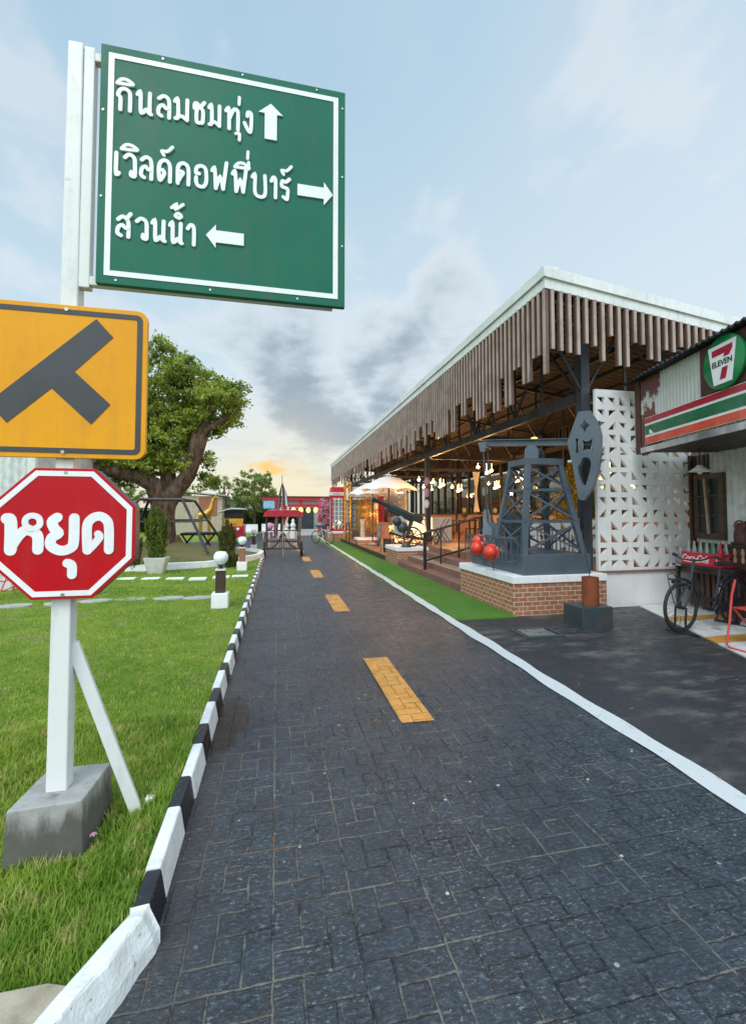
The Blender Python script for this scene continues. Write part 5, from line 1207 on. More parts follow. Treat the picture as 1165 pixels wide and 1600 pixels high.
# ------------------------------------------------------------------ old cannon on the second plinth
cn = thing('cannon', 'old dark green field cannon with spoked wheels pointing up over the turf', 'cannon', (4.3, 14.1, .545))
mz, br_ = Vector((3.06, 14.2, 2.10)), Vector((4.62, 14.2, 1.46)); ad = (br_ - mz).normalized(); pn = Vector((-ad.z, 0, ad.x)); pn = pn if pn.z > 0 else -pn
m_ = MB(); m_.tube([mz, mz + ad * .22, mz + ad * .24, mz + ad * .7, mz + ad * .75, br_], [.072, .07, .058, .066, .085, .10], 16); m_.build('barrel', 'gun_green', cn, True)
m_ = MB(); m_.tube([mz + ad * .62 - pn * .14, mz + ad * 1.5 - pn * .15], .055, 12); m_.bar(mz + ad * .55 - pn * .09, mz + ad * 1.6 - pn * .09, .13, .06); m_.build('cradle', 'gun_green', cn, True)
m_ = MB(); m_.obox(br_ - pn * .02, (ad, Vector((0, 1, 0)), pn), (.16, .12, .13)); m_.build('breech', 'gun_green', cn, bevel=.015)
m_ = MB(); m_.bar(br_, br_ + ad * .32 + pn * .05, .035); m_.bar(br_ - pn * .08, br_ + ad * .30 - pn * .12, .035); m_.build('levers', 'pale_wood', cn)
m_ = MB()
for s_ in (-.10, .12): m_.bar((4.30, 14.2 + s_, .92), (4.45, 14.2 + s_, 1.5), .05)
m_.bar((4.05, 14.2, 1.02), (4.05, 14.2, 1.62), .05); m_.build('mount', 'gun_green', cn)
m_ = MB(); m_.bar((3.62, 14.1, .98), (5.1, 14.1, .70), .07, .09); m_.bar((3.70, 14.4, .96), (5.1, 14.3, .68), .06, .08); m_.build('trail', 'dark_wood', cn, bevel=.01)
def spoked(parent, c, r, ns=10, mats='dark_wood', tw_=.028, ax=(0, 1, 0)):
    c = Vector(c); Z = Vector(ax).normalized(); X = Vector((0, 0, 1)); Y = Z.cross(X)
    w_ = MB(); w_.tube([c + X * r * math.cos(a) + Y * r * math.sin(a) for a in [k * math.pi / 14 for k in range(28)]], tw_, 8, closed=True)
    for k in range(ns): a = 2 * math.pi * k / ns; w_.bar(c, c + (X * math.cos(a) + Y * math.sin(a)) * r, tw_ * .9)
    w_.lathe(c - Z * .06, [(tw_ * 2, 0), (tw_ * 2.2, .06), (tw_ * 2, .12)], 12, tuple(Z)); return w_.build('wheel', mats, parent, True)
spoked(cn, (4.30, 13.72, .86), .30); spoked(cn, (4.30, 14.62, .86), .30); spoked(cn, (4.95, 13.75, .82), .26)
m_ = MB(); m_.bar((4.30, 13.7, .86), (4.30, 14.65, .86), .05); m_.build('axle', 'gun_green', cn)
m_ = MB(); m_.prism([(-.22, -.28), (.20, -.32), (.24, .20), (.05, .33), (-.16, .22)], (3.92, 13.9, 1.22), (.95, -.2, -.25), UZ, -.008, .008); m_.build('gun_shield', 'silver', cn)
helmet(3.80, 13.80, 1.36, (-.3, -1, 0), 'dark round helmet hung on the cannon shield, the upper one', 'gun_helmet', .12, 'army_helmet')
helmet(3.98, 13.80, 1.17, (-.25, -1, .05), 'dark round helmet hung on the cannon shield, the lower one', 'gun_helmet', .15, 'army_helmet')
helmet(4.02, 13.52, .55, (0, 0, 1), 'grey green helmet lying on the cannon plinth cap', 'gun_helmet', .15, 'army_helmet')

# ------------------------------------------------------------------ parasols
def parasol(x, y, z, r, zb, label):
    t = thing('parasol', label, 'parasol', (x, y, zb), 'cream parasols on the deck')
    n = 40; rings = []; K = 10
    for i in range(K + 1):
        f = i / K
        for j in range(n):
            a = 2 * math.pi * j / n; sc_ = abs(math.sin(4 * a)); rr = r * f * (1 - .05 * sc_ * f); zz = z - .62 * r / 1.2 * (f ** 1.7) + (.07 * sc_ * f ** 3) * r
            rings.append((x + rr * math.cos(a), y + rr * math.sin(a), zz))
    m_ = MB(); m_.add(rings, [(i * n + j, i * n + (j + 1) % n, (i + 1) * n + (j + 1) % n, (i + 1) * n + j) for i in range(K) for j in range(n)]); cnp = m_.build('canopy', 'parasol_cloth', t, True)
    m_ = MB(); m_.ball((x, y, z + .05), .045); m_.lathe((x, y, z + .08), [(.02, 0), (.01, .1)], 8); m_.build('finial', 'cloth_white', t, True)
    m_ = MB(); m_.bar((x, y, zb), (x, y, z), .05); m_.build('pole', 'dark_wood', t)
    for k in range(8):
        a = R(45 * k); m_ = MB(); m_.bar((x, y, z - .06), (x + r * .97 * math.cos(a), y + r * .97 * math.sin(a), z - .58 * r / 1.2), .014); m_.build('rib', 'pale_wood', t)
    m_ = MB(); m_.lathe((x, y, zb), [(.28, 0), (.28, .06), (.05, .12)], 20); m_.build('base', 'concrete', t, True)
m, t, b = newmat('parasol_cloth'); b.inputs['Base Color'].default_value = (.84, .81, .78, 1); b.inputs['Roughness'].default_value = .8
tl = t.new('ShaderNodeBsdfTranslucent'); tl.inputs[0].default_value = (.8, .70, .58, 1); mxn = t.new('ShaderNodeMixShader'); mxn.inputs[0].default_value = .16
t.l.new(b.outputs[0], mxn.inputs[1]); t.l.new(tl.outputs[0], mxn.inputs[2]); t.l.new(mxn.outputs[0], t.n['Material Output'].inputs[0])
parasol(4.50, 17.6, 3.16, 1.22, .16, 'nearer cream parasol, its right edge reaching the warm bulbs')
parasol(4.32, 19.9, 3.05, 1.22, .16, 'farther cream parasol, partly hidden behind the nearer one')

# ------------------------------------------------------------------ odds and ends on the deck
t = thing('radio_cabinet', 'reddish wooden cabinet with silver front on a black stand, on the dark deck', 'cabinet', (3.98, 16.6, .16))
m_ = MB(); m_.box(3.86, 4.18, 16.3, 16.8, .66, 1.28); m_.build('body', 'deck_wood', t, bevel=.01)
m_ = MB(); m_.box(3.82, 3.858, 16.33, 16.77, .70, 1.24); m_.build('front', 'silver', t, bevel=.005)
m_ = MB(); m_.box(3.93, 4.24, 16.2, 16.7, .16, .66); m_.build('stand', 'black_iron', t, bevel=.01)
m_ = MB(); m_.bar((3.80, 16.28, .16), (3.90, 16.3, .72), .03); m_.bar((3.88, 16.18, .16), (3.88, 16.18, .66), .05); m_.build('legs', 'pale_wood', t)
t = thing('wooden_easel', 'pale slanting timber frame glowing in bulb light on the deck', 'easel', (4.5, 17.5, .16))
m_ = MB(); m_.bar((4.15, 17.2, .5), (4.62, 17.4, 1.15), .06); m_.bar((4.62, 17.4, 1.15), (4.80, 17.45, .2), .05); m_.bar((4.5, 17.8, .16), (4.62, 17.4, 1.12), .05); m_.build('frame', 'pale_wood', t)
t = thing('deck_chair', 'grey folding deck chair frame by the low white wall', 'deck chair', (5.9, 14.9, .6))
m_ = MB()
for q in (14.8, 15.2): m_.bar((5.55, q, .6), (6.0, q, 1.42), .035); m_.bar((6.05, q, .6), (5.68, q, 1.1), .035)
m_.bar((6.0, 14.8, 1.42), (6.0, 15.2, 1.42), .035); m_.build('frame', 'grey_plastic', t)
m_ = MB(); m_.prism([(0, 0), (.5, 0), (.42, -.1), (.08, -.1)], (5.6, 14.8, 1.0), (.6, 0, .5), (0, 1, 0), -.005, .005); m_.build('sling', 'grey_plastic', t)

# gold wrought gates
def gate(y0, y1, label):
    t = thing('golden_gate', label, 'gate', (4.85, (y0 + y1) / 2, .6), 'golden wrought gates on the terrace edge')
    x = 4.85; L = y1 - y0; m_ = MB()
    for y in (y0, y1): m_.box(x - .03, x + .03, y - .03, y + .03, .6, 2.35)
    arch = [(x, y0 + L * k / 12, 2.35 + .25 * math.sin(math.pi * k / 12)) for k in range(13)]; m_.tube(arch, .03, 6)
    for z in (.70, 1.25, 2.2): m_.bar((x, y0, z), (x, y1, z), .04)
    m_.build('frame', 'gold', t)
    m_ = MB()
    for k in range(1, 7): y = y0 + L * k / 7; m_.bar((x, y, .7), (x, y, 2.35 + .2 * math.sin(math.pi * k / 7)), .018)
    m_.build('bars', 'gold', t)
    m_ = MB()
    for k in range(3):
        for zc in (.97, 1.55, 1.95):
            yc = y0 + L * (k + .5) / 3; r = L / 7.5
            m_.tube([(x, yc + r * (1 - q / 26) * math.cos(q * .5), zc + r * (1 - q / 26) * math.sin(q * .5) * 1.3) for q in range(22)], .016, 5)
    m_.build('scrolls', 'gold', t)
for i, (a, b, l) in enumerate([(21.2, 22.6, 'golden wrought gate panel nearest the cream screen'), (22.7, 24.1, 'second golden wrought gate panel from the cream screen'), (24.2, 25.6, 'third golden wrought gate panel, before the red drapes'), (25.7, 27.1, 'farthest golden wrought gate panel, next to the golden column')]): gate(a, b, l)
t = tag(MB().box(5.15, 5.2, 21.3, 27.2, .6, 2.5).build('drapes', 'cloth_red', loc=(5.17, 24, .6)), 'dark red cloth backdrop behind the golden gates', 'drapes', kind='thing')
t = thing('golden_column', 'tall golden ornament column beside the red phone booth', 'column', (3.86, 24.4, .16))
m_ = MB()
for k in range(14):
    z = .2 + k * .23
    for a in range(4):
        q = R(90 * a + 45); m_.tube([(3.86 + .17 * math.cos(q) + .09 * math.cos(u_ * .6) * math.sin(q), 24.4 + .17 * math.sin(q) + .09 * math.cos(u_ * .6) * math.cos(q), z + .11 + .10 * math.sin(u_ * .6)) for u_ in range(11)], .018, 5)
m_.build('scrollwork', 'gold', t)
m_ = MB()
for a in (-.16, .16):
    for b in (-.16, .16): m_.box(3.86 + a - .02, 3.86 + a + .02, 24.4 + b - .02, 24.4 + b + .02, .16, 3.4)
m_.box(3.64, 4.08, 24.18, 24.62, .16, .24); m_.build('frame', 'gold', t)
t = thing('patio_heater_pillar', 'pale carved pillar in front of the golden gates', 'pillar', (4.35, 22.4, .16)); m_ = MB(); m_.lathe((4.35, 22.4, .16), [(.16, 0), (.16, .1), (.12, .2), (.15, .5), (.12, .8), (.16, 1.1), (.15, 1.16)], 14); m_.build('shaft', 'cream_block', t, True)
t = thing('short_railing', 'short black railing by the phone booth plinth', 'railing', (3.75, 24.0, .16)); m_ = MB()
for q in (22.9, 23.9): m_.box(3.70, 3.75, q, q + .05, .16, 1.1)
m_.bar((3.72, 22.9, 1.08), (3.72, 23.95, 1.08), .05); m_.bar((3.72, 22.9, .6), (3.72, 23.95, .6), .03); m_.build('bars', 'black_iron', t)

# phone booth
pb = thing('phone_booth', 'red phone booth with white lettered panel on a brick plinth', 'phone booth', (3.62, 26.4, .58))
x0, x1, y0, y1, z0 = 3.14, 4.02, 26.0, 26.9, .58
m_ = MB()
for x in (x0, x1 - .10):
    for y in (y0, y1 - .10): m_.box(x, x + .10, y, y + .10, z0, z0 + 2.1)
m_.box(x0, x1, y0, y1, z0, z0 + .12); m_.box(x0 - .01, x1 + .01, y0 - .01, y1 + .01, z0 + 1.98, z0 + 2.12); m_.build('frame', 'booth_red', pb, bevel=.008)
m_ = MB(); m_.box(x0 - .03, x1 + .03, y0 - .03, y1 + .03, z0 + 2.12, z0 + 2.30); sg = m_.build('sign_band', 'sign_white', pb)
text_mesh('sign_text', 'WORLD C', .15, ((x0 + x1) / 2, y0 - .034, z0 + 2.205), UX, UZ, 'sign_black', sg, .004, sx=1.1)
m_ = MB(); m_.add([(x0, y0, z0 + 2.30), (x1, y0, z0 + 2.30), (x1, y1, z0 + 2.30), (x0, y1, z0 + 2.30), (x0 + .03, y0 + .03, z0 + 2.62), (x1 - .03, y0 + .03, z0 + 2.62), (x1 - .03, y1 - .03, z0 + 2.62), (x0 + .03, y1 - .03, z0 + 2.62)], [(0, 3, 2, 1), (4, 5, 6, 7), (0, 1, 5, 4), (1, 2, 6, 5), (2, 3, 7, 6), (3, 0, 4, 7)]); m_.build('roof', 'booth_red', pb, bevel=.02)
m_ = MB()
for k in range(1, 7): z = z0 + .12 + 1.86 * k / 7; m_.box(x0 + .1, x1 - .1, y0 + .02, y0 + .045, z - .012, z + .012); m_.box(x0 + .02, x0 + .045, y0 + .1, y1 - .1, z - .012, z + .012)
for f in (.2, .8): x = x0 + .1 + (x1 - x0 - .2) * f; m_.box(x - .012, x + .012, y0 + .02, y0 + .045, z0 + .12, z0 + 1.98); y = y0 + .1 + (y1 - y0 - .2) * f; m_.box(x0 + .02, x0 + .045, y - .012, y + .012, z0 + .12, z0 + 1.98)
m_.box(x0 + .42, x0 + .47, y0 + .02, y0 + .045, z0 + .12, z0 + 1.98); m_.build('glazing_bars', 'sign_white', pb)
m_ = MB(); m_.box(x0 + .1, x1 - .1, y0 + .05, y0 + .055, z0 + .12, z0 + 1.98); m_.box(x0 + .05, x0 + .055, y0 + .1, y1 - .1, z0 + .12, z0 + 1.98); m_.build('glass', 'clear_glass', pb)

# white bicycle farther along the road
b2 = thing('bicycle', 'cream bicycle with a grey covered rear seat parked on the white edge line', 'bicycle', (2.35, 23.5, 0))
w_ = MB()
F2 = Vector((2.72, 23.3, 0)); D2 = Vector((-.62, .78, 0)).normalized(); B2 = lambda s_, z: F2 + D2 * s_ + Vector((0, 0, z))
for s_ in (0, 1.02):
    w_ = MB(); w_.tube([B2(s_ + .33 * math.cos(a), .35 + .33 * math.sin(a)) for a in [k * math.pi / 14 for k in range(28)]], .022, 6, closed=True); w_.build('wheel', 'tyre', b2, True)
w_ = MB()
for p in ([B2(0, .35), B2(.15, .95)], [B2(.12, .8), B2(.42, .3), B2(.62, .9)], [B2(.42, .3), B2(1.02, .35), B2(.56, .75), B2(.13, .72)]): w_.tube(p, .028, 6)
w_.build('frame', 'beige', b2, True)
w_ = MB(); w_.ball(B2(.75, 1.0), .24, 12, 8, .6); w_.build('seat_cover', 'grey_plastic', b2, True)
w_ = MB(); w_.tube([B2(.1, 1.02) + Vector((.25, .2, 0)), B2(.16, 1.0), B2(.1, 1.02) - Vector((.25, .2, 0))], .014, 6); w_.build('handlebar', 'black_iron', b2, True)

# red canopy cart with flags
ct = thing('canopy_cart', 'two wheeled dark wooden cart with a red canopy standing on the road', 'cart', (.25, 17.2, 0))
for x in (-.44, .94):
    w_ = MB(); w_.lathe((x - .04, 17.2, .27), [(.0005, 0), (.27, 0), (.275, .04), (.27, .08), (.0005, .08)], 24, (1, 0, 0), False); w_.build('wheel', 'tyre', ct, True)
w_ = MB(); w_.bar((-.5, 17.2, .28), (1.0, 17.2, .28), .06)
for s_ in (-1, 1): w_.tube([(.25 + s_ * .5, 17.2, .28), (.25 + s_ * .3, 17.2, .38), (.25 + s_ * .12, 17.2, .62), (.25 + s_ * .06, 17.2, .85)], .03, 6)
w_.box(.21, .29, 17.16, 17.24, .28, .9); w_.build('axle_frame', 'cart_wood', ct)
for x in (-.36, .86):
    for y in (17.0, 18.4): w_ = MB(); w_.bar((x, y, .3), (x - .02 * (1 if x < 0 else -1), y, 1.5), .045); w_.build('post', 'cart_wood', ct)
w_ = MB(); w_.box(-.36, .86, 17.0, 17.04, .96, 1.0); w_.box(-.36, .86, 18.36, 18.4, .5, .55); w_.box(-.38, -.33, 17, 18.4, .36, .42); w_.box(.83, .88, 17, 18.4, .36, .42); w_.box(-.34, .84, 17.6, 18.3, .50, .54); w_.build('rails', 'cart_wood', ct)
w_ = MB(); prof = [(-.50, 1.50), (-.44, 1.66), (-.30, 1.745), (.80, 1.745), (.94, 1.66), (1.0, 1.50)]
vs = [(x, y, z) for y in (16.85, 18.55) for x, z in prof]; k = len(prof)
w_.add(vs, [(i, i + 1, k + i + 1, k + i) for i in range(k - 1)] + [tuple(range(k)), tuple(range(k, 2 * k))]); w_.build('canopy', 'canopy_red', ct)
w_ = MB(); w_.box(-.30, .80, 16.9, 18.5, 1.746, 1.756); w_.build('canopy_top', 'cloth_white', ct)
fp = thing('flag_pole', 'tall wooden pole with drooping red white and blue flags before the cart', 'flag', (.22, 16.95, 0))
w_ = MB(); w_.bar((.25, 16.95, 0), (.19, 16.95, 3.05), .03); w_.build('pole', 'pale_wood', fp)
def flag(name, edge, width, cols):
    # edge: attachment polyline from top to bottom; hangs sideways by width with folds
    nE = len(edge); bands = len(cols)
    w_ = MB(); w_.f = []
    K = 10
    for bi in range(bands):
        w_.mi = bi
        for i in range(nE - 1):
            for j in range(K // bands * bi, K // bands * (bi + 1)):
                P = lambda a, q: (edge[a][0] + width[a] * q / K, edge[a][1] + .05 * math.sin(q * 1.3 + a * .5), edge[a][2] - .10 * q / K)
                w_.add([P(i, j), P(i, j + 1), P(i + 1, j + 1), P(i + 1, j)], [(0, 1, 2, 3)])
    return w_.build(name, cols, fp)
flag('left_drape', [(.19, 16.93, 2.80), (.17, 16.93, 2.45), (.15, 16.93, 2.1), (.12, 16.93, 1.75), (.08, 16.93, 1.4), (.05, 16.93, 1.05), (.03, 16.93, .8)], [-.02, -.09, -.15, -.18, -.18, -.15, -.10], ['cloth_blue', 'cloth_blue', 'cloth_white', 'cloth_red', 'cloth_blue'])
flag('right_drape', [(.21, 16.93, 2.80), (.215, 16.93, 2.5), (.22, 16.93, 2.2), (.225, 16.93, 1.95)], [.02, .14, .20, .23], ['cloth_blue', 'cloth_blue', 'cloth_white', 'cloth_white', 'cloth_blue'])
flag('right_lower_drape', [(.225, 16.93, 1.95), (.225, 16.93, 1.7), (.23, 16.93, 1.45), (.235, 16.93, 1.2)], [.23, .25, .19, .06], ['cloth_red', 'cloth_red', 'cloth_red', 'cloth_white', 'cloth_white'])
bt = thing('garden_bench', 'light wooden bench with yellow posts on the road behind the cart', 'bench', (.3, 20.5, 0)); w_ = MB()
w_.box(-.4, .95, 20.3, 20.8, .42, .47); w_.build('seat', 'pale_wood', bt)
for x in (-.35, .05, .5, .9): w_ = MB(); w_.bar((x, 20.35, 0), (x, 20.4, .75), .05); w_.build('post', 'beige', bt)
for i, (x, l) in enumerate([(.55, 'white turned post ornament left, seen under the cart canopy'), (.95, 'white turned post ornament right, seen under the cart canopy')]):
    t = thing('post_ornament', l, 'ornament', (x, 26.5, 0)); w_ = MB(); w_.lathe((x, 26.5, 0), [(.18, 0), (.18, .7), (.1, .75), (.16, .85), (.17, .95), (.08, 1.1), (.10, 1.2), (.02, 1.32)], 14); w_.build('body', 'white_wall', t, True)

# torii gate, lanterns, far building
tg = thing('torii_gate', 'red Japanese style gate across the end of the road', 'gate', (1.8, 38, 0))
for x in (.0, 3.62): w_ = MB(); w_.lathe((x, 38, 0), [(.17, 0), (.14, 3.0)], 14); w_.build('pillar', 'torii_red', tg, True)
w_ = MB(); w_.box(-1.2, 4.6, 37.85, 38.15, 2.72, 3.02); w_.build('lintel', 'torii_red', tg, bevel=.02)
w_ = MB(); w_.box(-.6, 4.1, 37.9, 38.1, 2.20, 2.42); w_.box(1.85, 2.15, 37.92, 38.08, 2.42, 2.72); w_.build('tie_beam', 'torii_red', tg)
w_ = MB(); w_.box(-1.4, 4.8, 37.8, 38.2, 3.02, 3.10); w_.build('cap_beam', 'dark_wood', tg)
for k in range(6):
    x = .15 + k * .62; t = thing('paper_lantern', ['glowing paper lantern, leftmost under the red gate', 'glowing paper lantern, second from left under the red gate', 'glowing paper lantern, third from left under the red gate', 'glowing paper lantern, third from right under the red gate', 'glowing paper lantern, second from right under the red gate', 'glowing paper lantern, rightmost under the red gate'][k], 'lantern', (x, 37.9, 1.75), 'paper lanterns under the red gate')
    w_ = MB(); w_.ball((x, 37.9, 1.92), .19, 14, 8, 1.25); w_.build('shade', 'lantern_glow', t, True); w_ = MB(); w_.bar((x, 37.9, 2.13), (x, 37.9, 2.22), .02); w_.build('cord', 'black_iron', t)
fb = thing('far_building', 'low grey building with a dark door behind the red gate', 'building', (2.5, 50, 0))
w_ = MB(); w_.box(-6, 12, 48, 56, 0, 3.1); w_.build('wall', 'grey_wall', fb)
w_ = MB(); w_.box(-6.2, 12.2, 47.6, 56, 3.1, 3.3); w_.build('roof', 'pale_wall', fb)
w_ = MB(); w_.box(2.6, 3.9, 47.9, 47.99, 0, 2.3); w_.build('door', 'dark_steel', fb)
for x in (1.2, 4.6): w_ = MB(); w_.box(x, x + 1.0, 47.9, 47.99, .8, 2.2); w_.build('window', 'glass_dark', fb)
ch = thing('cherry_tree', 'pink blossom tree beside the red gate pillar', 'tree', (3.25, 30, 0))
w_ = MB(); w_.tube([(3.25, 30, 0), (3.22, 30, .7), (3.30, 30, 1.3), (3.2, 30, 2.0)], [.07, .06, .05, .03], 8)
for a in (0, 2.1, 4.2): w_.tube([(3.24, 30, 1.0), (3.24 + .3 * math.cos(a), 30 + .3 * math.sin(a), 1.7), (3.24 + .4 * math.cos(a), 30 + .4 * math.sin(a), 2.2)], [.04, .03, .01], 6)
w_.build('trunk', 'bark', ch, True)
leaves('blossom', blob_points([(3.2, 30, 2.1), (3.5, 30.1, 1.9), (3.0, 29.9, 1.7), (3.4, 29.9, 1.4), (3.05, 30.2, 2.4), (3.3, 30, 1.1)], [.42, .36, .36, .34, .3, .28], 420, 1, .3), .085, 'blossom_leaf', ch, .8)
t = thing('recycling_bin', 'blue plastic bin behind the blossom tree', 'bin', (3.5, 33, 0)); w_ = MB(); w_.lathe((3.5, 33, 0), [(.28, 0), (.34, .9), (.36, .92), (.30, 1.0)], 16); w_.build('body', 'bin_blue', t, True)
t = thing('lawn_notice', 'light blue notice board on a thin post left of the red gate', 'sign', (-.7, 33, 0)); w_ = MB(); w_.bar((-.7, 33, 0), (-.7, 33, 2.7), .05); w_.build('post', 'black_iron', t); w_ = MB(); w_.box(-.95, -.15, 32.96, 33.0, 2.0, 2.55); w_.build('board', 'blue_sign', t)

# ------------------------------------------------------------------ trees
def limb(mb, pts, r, n=10): mb.tube(pts, r, n)
tr_ = thing('big_tree', 'old stout tree with dense green crown rising behind the traffic signs', 'tree', (-3.9, 16.6, .3))
Zq = lambda a, b, y=16.6: None
def W(a, b, Y=16.7):                # crown shape measured along the facade of the tree, metres
    x = -3.80 + (a - 550) * .00542; z = .78 + (1290 - b) * .00560; return (x, Y, z)
w_ = MB()
limb(w_, [(-3.85, 16.6, .25), W(535, 1290, 16.6), W(535, 1150, 16.6), W(545, 1040, 16.6)], [.62, .46, .40, .42], 14)
limb(w_, [W(545, 1090, 16.6), W(610, 1000, 16.6), W(690, 900, 16.5), W(735, 760, 16.4), W(760, 650, 16.4)], [.36, .30, .26, .27, .29], 12)
limb(w_, [W(530, 1100, 16.7), W(480, 960, 16.5), W(380, 905, 16.3), W(270, 890, 16.0), W(120, 850, 15.8)], [.36, .30, .26, .2, .1], 12)
limb(w_, [W(540, 1060, 16.7), W(560, 930, 16.8), W(545, 860, 16.9), W(500, 700, 17.0), W(470, 520, 17.0)], [.34, .27, .27, .16, .08], 12)
limb(w_, [W(545, 880, 16.9), W(620, 700, 17.2), W(600, 480, 17.2), W(570, 330, 17), W(520, 170, 17)], [.2, .14, .11, .08, .03], 8)
limb(w_, [W(760, 650, 16.4), W(820, 520, 16.3), W(880, 400, 16.3), W(960, 320, 16.2)], [.2, .14, .09, .03], 8)
limb(w_, [W(745, 680, 16.4), W(690, 520, 16.6), W(650, 380, 16.8), W(600, 260, 16.9)], [.18, .13, .09, .03], 8)
limb(w_, [W(760, 640, 16.4), W(900, 560, 16.1), W(1000, 480, 16.0)], [.14, .09, .03], 8)
limb(w_, [W(735, 760, 16.4), W(800, 800, 16.3), W(870, 800, 16.2)], [.06, .04, .015], 6)
for a0 in (0, 1.2, 2.6, 3.9, 5.1): limb(w_, [(-3.85 + .35 * math.cos(a0), 16.6 + .35 * math.sin(a0), .75), (-3.85 + .75 * math.cos(a0), 16.6 + .75 * math.sin(a0), .25)], [.2, .12], 8)
w_.build('trunk', 'bark', tr_, True)
lobes = [(850, 400, 210), (915, 375, 110), (760, 570, 110), (850, 600, 80), (560, 790, 100), (640, 700, 80), (350, 850, 130), (300, 920, 80), (600, 560, 130), (450, 760, 110), (690, 610, 90), (760, 330, 150), (900, 520, 130), (720, 520, 130), (540, 150, 130), (640, 190, 110), (470, 260, 130), (600, 330, 120), (560, 470, 130), (480, 560, 140), (500, 700, 150), (590, 640, 110), (380, 760, 150), (420, 870, 110), (260, 830, 130), (150, 850, 130), (620, 800, 90), (680, 830, 70), (820, 800, 60), (780, 920, 75), (860, 950, 45), (40, 830, 120), (330, 560, 170), (300, 380, 150), (200, 660, 170), (400, 420, 150), (720, 770, 60), (960, 440, 70)]
C_ = []; Rr = []
for a, b, r in lobes:
    rm = r * .0055; n = max(5, int(40 * (r / 150) ** 2.1))
    for k in range(n):
        d = unit(rng.normal(size=3)); rr = rm * (.38 + .58 * rng.random()); x, y, z = W(a, b); C_.append((x + d[0] * rr, y + d[1] * rr * 1.5 + rng.normal() * .2, z + d[2] * rr * .9)); Rr.append(.17 + .15 * rng.random())
leaves('crown', blob_points(C_, Rr, 62, .75, .2), .115, 'leaf_tree', tr_, .55, .15)
# steel prop frame round the trunk
pf = thing('tree_prop_frame', 'dark blue steel pipe frame propping the old tree trunk', 'support frame', (-3.6, 16.3, .3))
tp = [(-4.35, 15.6, 2.08), (-3.05, 15.6, 2.08), (-2.95, 17.3, 2.08), (-4.5, 17.3, 2.08)]; ft = [(-5.15, 14.7, .35), (-2.12, 14.9, .35), (-1.9, 17.6, .4), (-5.4, 18.0, .4)]
w_ = MB()
for i in range(4):
    w_.tube([tp[i], tp[(i + 1) % 4]], .045, 8); f = .42; q = lambda k: tuple(tp[k][m] + (ft[k][m] - tp[k][m]) * f for m in range(3)); w_.tube([q(i), q((i + 1) % 4)], .032, 8)
w_.build('rails', 'dark_steel', pf, True)
for i in range(4): w_ = MB(); w_.tube([tp[i], ft[i]], .045, 8); w_.build('leg', 'dark_steel', pf, True)
# mound and its white retaining wall
w_ = MB(); n = 40; vs = [(-4.1, 16.4, .62)]; K = 8
for i in range(1, K + 1):
    for j in range(n):
        a = 2 * math.pi * j / n; r = 3.5 * i / K; vs.append((-4.1 + r * math.cos(a), 16.4 + r * math.sin(a), .12 + .5 * math.cos(math.pi / 2 * i / K) ** 1.3 + .04 * math.sin(3 * a + i)))
w_.add(vs, [(0, 1 + j, 1 + (j + 1) % n) for j in range(n)] + [(1 + i * n + j, 1 + (i + 1) * n + j, 1 + (i + 1) * n + (j + 1) % n, 1 + i * n + (j + 1) % n) for i in range(K - 1) for j in range(n)]); struct(w_.build('mound', 'mound_grass', smooth=True))
w_ = MB(); vs = []
for j in range(n):
    a = 2 * math.pi * j / n; wob_ = .03 * math.sin(5 * a)
    for r, z in ((3.68 + wob_, .0), (3.66 + wob_, .235), (3.50, .245), (3.48, .0)): vs.append((-4.1 + r * math.cos(a), 16.4 + r * math.sin(a), z + .012 * math.sin(9 * a)))
w_.add(vs, [(4 * j + k, 4 * ((j + 1) % n) + k, 4 * ((j + 1) % n) + k + 1, 4 * j + k + 1) for j in range(n) for k in range(3)]); tag(w_.build('retaining_wall', 'white_wall', loc=(-4.1, 16.4, 0)), 'low white curved wall around the tree mound', 'low wall', kind='thing')
# potted conifer
def conifer(name, x, y, zb, h, r, mats, label, n=60, per=70, pot=True, stemmed=True):
    t = thing(name, label, 'conifer' if pot else 'bush', (x, y, zb))
    if pot:
        w_ = MB(); p = [(.17, 0), (.26, .40), (.265, .43), (.23, .43), (.22, .38)]
        vs = [(x + s1 * rr * 1.0, y + s2 * rr, zb + zz) for rr, zz in p for s1, s2 in ((-1, -1), (1, -1), (1, 1), (-1, 1))]
        w_.add(vs, [(4 * i + j, 4 * i + (j + 1) % 4, 4 * i + 4 + (j + 1) % 4, 4 * i + 4 + j) for i in range(4) for j in range(4)] + [(16, 17, 18, 19)]); w_.build('pot', 'pot_white', t, bevel=.015); zb += .40
    w_ = MB(); P = []
    ns_ = 13
    for k in range(ns_):
        a = k * 2.4; rr = r * .72 * math.sqrt(k / ns_); hh = h * (1.0 - .42 * (rr / r) ** 1.2 - .12 * rng.random()); bx_, by_ = x + .3 * rr * math.cos(a), y + .3 * rr * math.sin(a); tx, ty = x + rr * math.cos(a), y + rr * math.sin(a)
        w_.tube([(bx_, by_, zb), ((bx_ + tx) / 2, (by_ + ty) / 2, zb + hh * .5), (tx, ty, zb + hh * .97)], [.012, .008, .003], 5)
        m__ = n * per // ns_; f = rng.random((m__, 1)) ** .85; ax_ = np.array([bx_, by_, zb]) + (np.array([tx, ty, zb + hh]) - np.array([bx_, by_, zb])) * f
        ang = rng.random((m__, 1)) * 6.283; wd_ = r * .36 * (1 - f) ** .7 * (.45 + .55 * np.abs(np.sin(f * 19 + k))) * rng.random((m__, 1)) ** .5 + .012
        P.append(ax_ + np.concatenate([np.cos(ang) * wd_, np.sin(ang) * wd_, rng.normal(size=(m__, 1)) * .02], 1))
    w_.build('stems', 'bark', t, True)
    leaves('foliage', np.concatenate(P), .085, mats, t, .28, 1.6)
